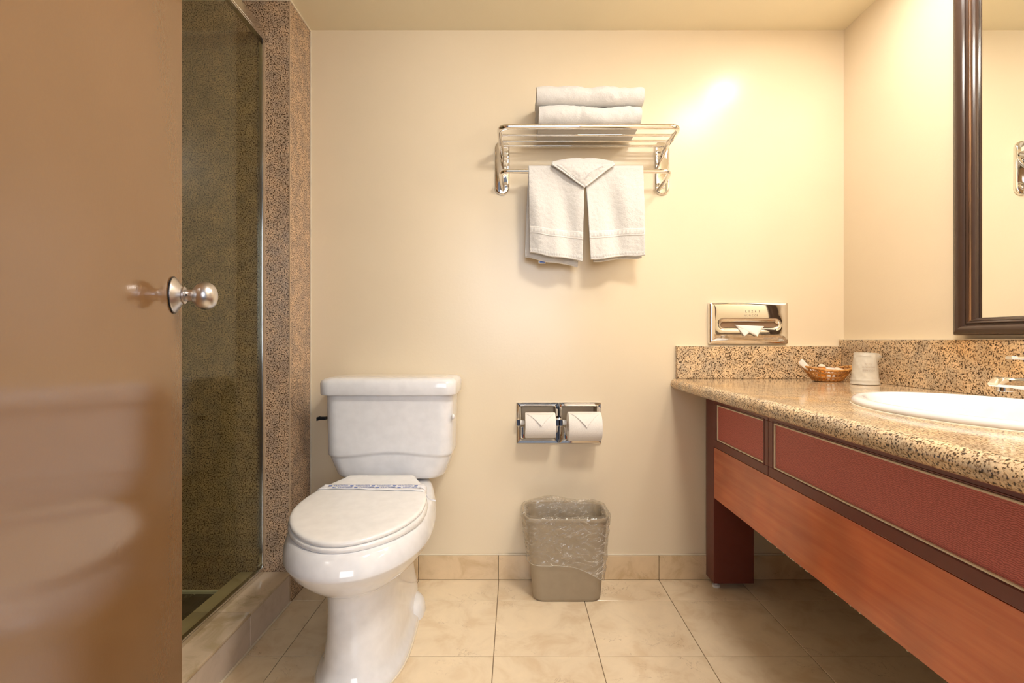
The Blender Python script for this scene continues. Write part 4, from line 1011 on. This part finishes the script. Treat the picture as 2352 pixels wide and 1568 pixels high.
for i in range(NW):
    for j in range(36): bm.faces.new((Vw[i][j], Vw[(i+1) % NW][j], Vw[(i+1) % NW][j+1], Vw[i][j+1]))
top = bm.verts.new(CUP+Vector((0, 0, 0.1045)))
for i in range(NW): bm.faces.new((Vw[i][36], Vw[(i+1) % NW][36], top))
obj('wrapper', bm, M['film_thin'], cup, smooth=True)
def cup_place(zc, aoff, flip=True):
    def f(c):
        s = -1 if flip else 1
        x_, y_ = s*c.x, s*c.y; h_ = zc+y_; r_ = 0.0408-0.0100*(h_/0.1035)+0.0032
        a = -PI/2-0.60+aoff+x_/r_
        return CUP+Vector((r_*math.cos(a), r_*math.sin(a), h_))
    return f
bm = text_bm('YOU ARE', 0.0090, cup_place(0.0480, 0.28))
for s_, z_ in (('IMPORTANT', 0.0585), ('TO US', 0.0690)):
    t2 = text_bm(s_, 0.0070, cup_place(z_, 0.28)); me = bpy.data.meshes.new('t'); t2.to_mesh(me); t2.free(); bm.from_mesh(me)
obj('print', bm, M['grey_ink'], cup)
bm = B()
fc = cup_place(0.0935, 0.0, False)
for k in range(18):
    for rrow in range(2):
        x_ = (k-8.5)*0.0026+rrow*0.0013-0.006; q = [fc(Vector((x_+dx, dy+(rrow-0.5)*0.0024, 0))) for dx, dy in ((0, 0), (0.0013, 0), (0.0013, 0.0013), (0, 0.0013))]
        vs = [bm.verts.new(p) for p in q]; bm.faces.new(vs)
obj('chequered_border', bm, M['grey_ink'], cup)

# ------------------------------------------------------------------ mirror
mir = thing('wall_mirror', (XR, 1.0, 1.5), 'large wall mirror in a dark wooden frame above the granite backsplash', 'mirror')
ym0, ym1, zm0, zm1 = 0.45, 1.386, 0.925, 1.985
obj('mirror_glass', box(B(), XR-0.010, XR-0.004, ym0+0.04, ym1-0.05, zm0+0.040, zm1-0.045), M['mirror'], mir)
W_ = 0.056; WZ = 0.046
# cross-section of the frame: (distance from outer edge 0..1, protrusion from wall)
FP = [(0.0, 0.0006), (0.0, 0.026), (0.04, 0.031), (0.14, 0.0365), (0.28, 0.0385), (0.42, 0.037), (0.54, 0.032), (0.60, 0.0275), (0.64, 0.0275), (0.66, 0.0300), (0.72, 0.0310), (0.80, 0.0280)]
FP2 = [(0.80, 0.0280), (0.805, 0.0262), (0.83, 0.0272), (0.855, 0.0258), (0.86, 0.0242)]
FP3 = [(0.86, 0.0242), (0.90, 0.0235), (0.92, 0.022), (0.97, 0.020), (1.0, 0.016), (1.0, 0.0105)]
def mring(d, h):
    x_ = XR-h
    return [Vector((x_, ym0+W_*d, zm0+WZ*d)), Vector((x_, ym1-W_*d, zm0+WZ*d)), Vector((x_, ym1-W_*d, zm1-W_*d)), Vector((x_, ym0+W_*d, zm1-W_*d))]
def side(i):
    j = (i+1) % 4
    for nm, pf, mm in (('frame_rail', FP+FP3[:0], 'frame_wood'), ('gold_bead', FP2, 'worn_gold' if i == 1 else 'frame_wood'), ('inner_lip', FP3, 'frame_wood')):
        bm = B(); L_ = [[mring(d, h)[i], mring(d, h)[j]] for d, h in pf]
        vv = [[bm.verts.new(p) for p in r_] for r_ in L_]
        for a, b_ in zip(vv[:-1], vv[1:]): bm.faces.new((a[0], a[1], b_[1], b_[0]))
        yield nm, bm, mm
for i in range(4):
    par = None
    for nm, bm, mm in side(i):
        o = obj(nm, bm, M[mm], par or mir, smooth=True, angle=50)
        if par is None: par = o

# ------------------------------------------------------------------ lamps above the frame, plus an added fill light
for k, (lx, ly, lz, lb) in enumerate(((0.985, 1.43, 2.045, 'round ceiling lamp over the far end of the vanity'), (0.945, 1.13, 2.045, 'round ceiling lamp over the sink'))):
    L = thing('ceiling_lamp', (lx, ly, ZC), lb, 'lamp', 'lamps above the vanity')
    LR = 0.058 if k == 0 else 0.116
    bm = B(); lathe(bm, (lx, ly, ZC-0.0005), (0, 0, -1), [(0, LR+0.020), (0.004, LR+0.020), (0.006, LR+0.016), (0.006, LR+0.004), (0.0005, LR+0.002)], 40, False, False); obj('trim_ring', bm, M['alu'], L, smooth=True, angle=40)
    bm = B(); lathe(bm, (lx, ly, ZC-0.0012), (0, 0, -1), [(0, LR), (0.003, LR-0.001)], 48); obj('lens', bm, M['bulb_far' if k == 0 else 'bulb'], L)
L = thing('fill_light', (0.50, 0.62, ZC), 'added round frosted fill light under the ceiling, out of view', 'lamp')  # added fill light, not a known lamp; softly brightens the whole room
bm = B(); lathe(bm, (0.50, 0.62, ZC-0.0005), (0, 0, -1), [(0, 0.150), (0.012, 0.150), (0.014, 0.140)], 40); obj('rim', bm, M['alu'], L, smooth=True, angle=40)
bm = B(); lathe(bm, (0.50, 0.62, ZC-0.0148), (0, 0, -1), [(0, 0.138), (0.025, 0.130), (0.045, 0.095), (0.056, 0.045), (0.058, 0.005)], 40); obj('diffuser', bm, M['diffuser'], L, smooth=True, angle=60)
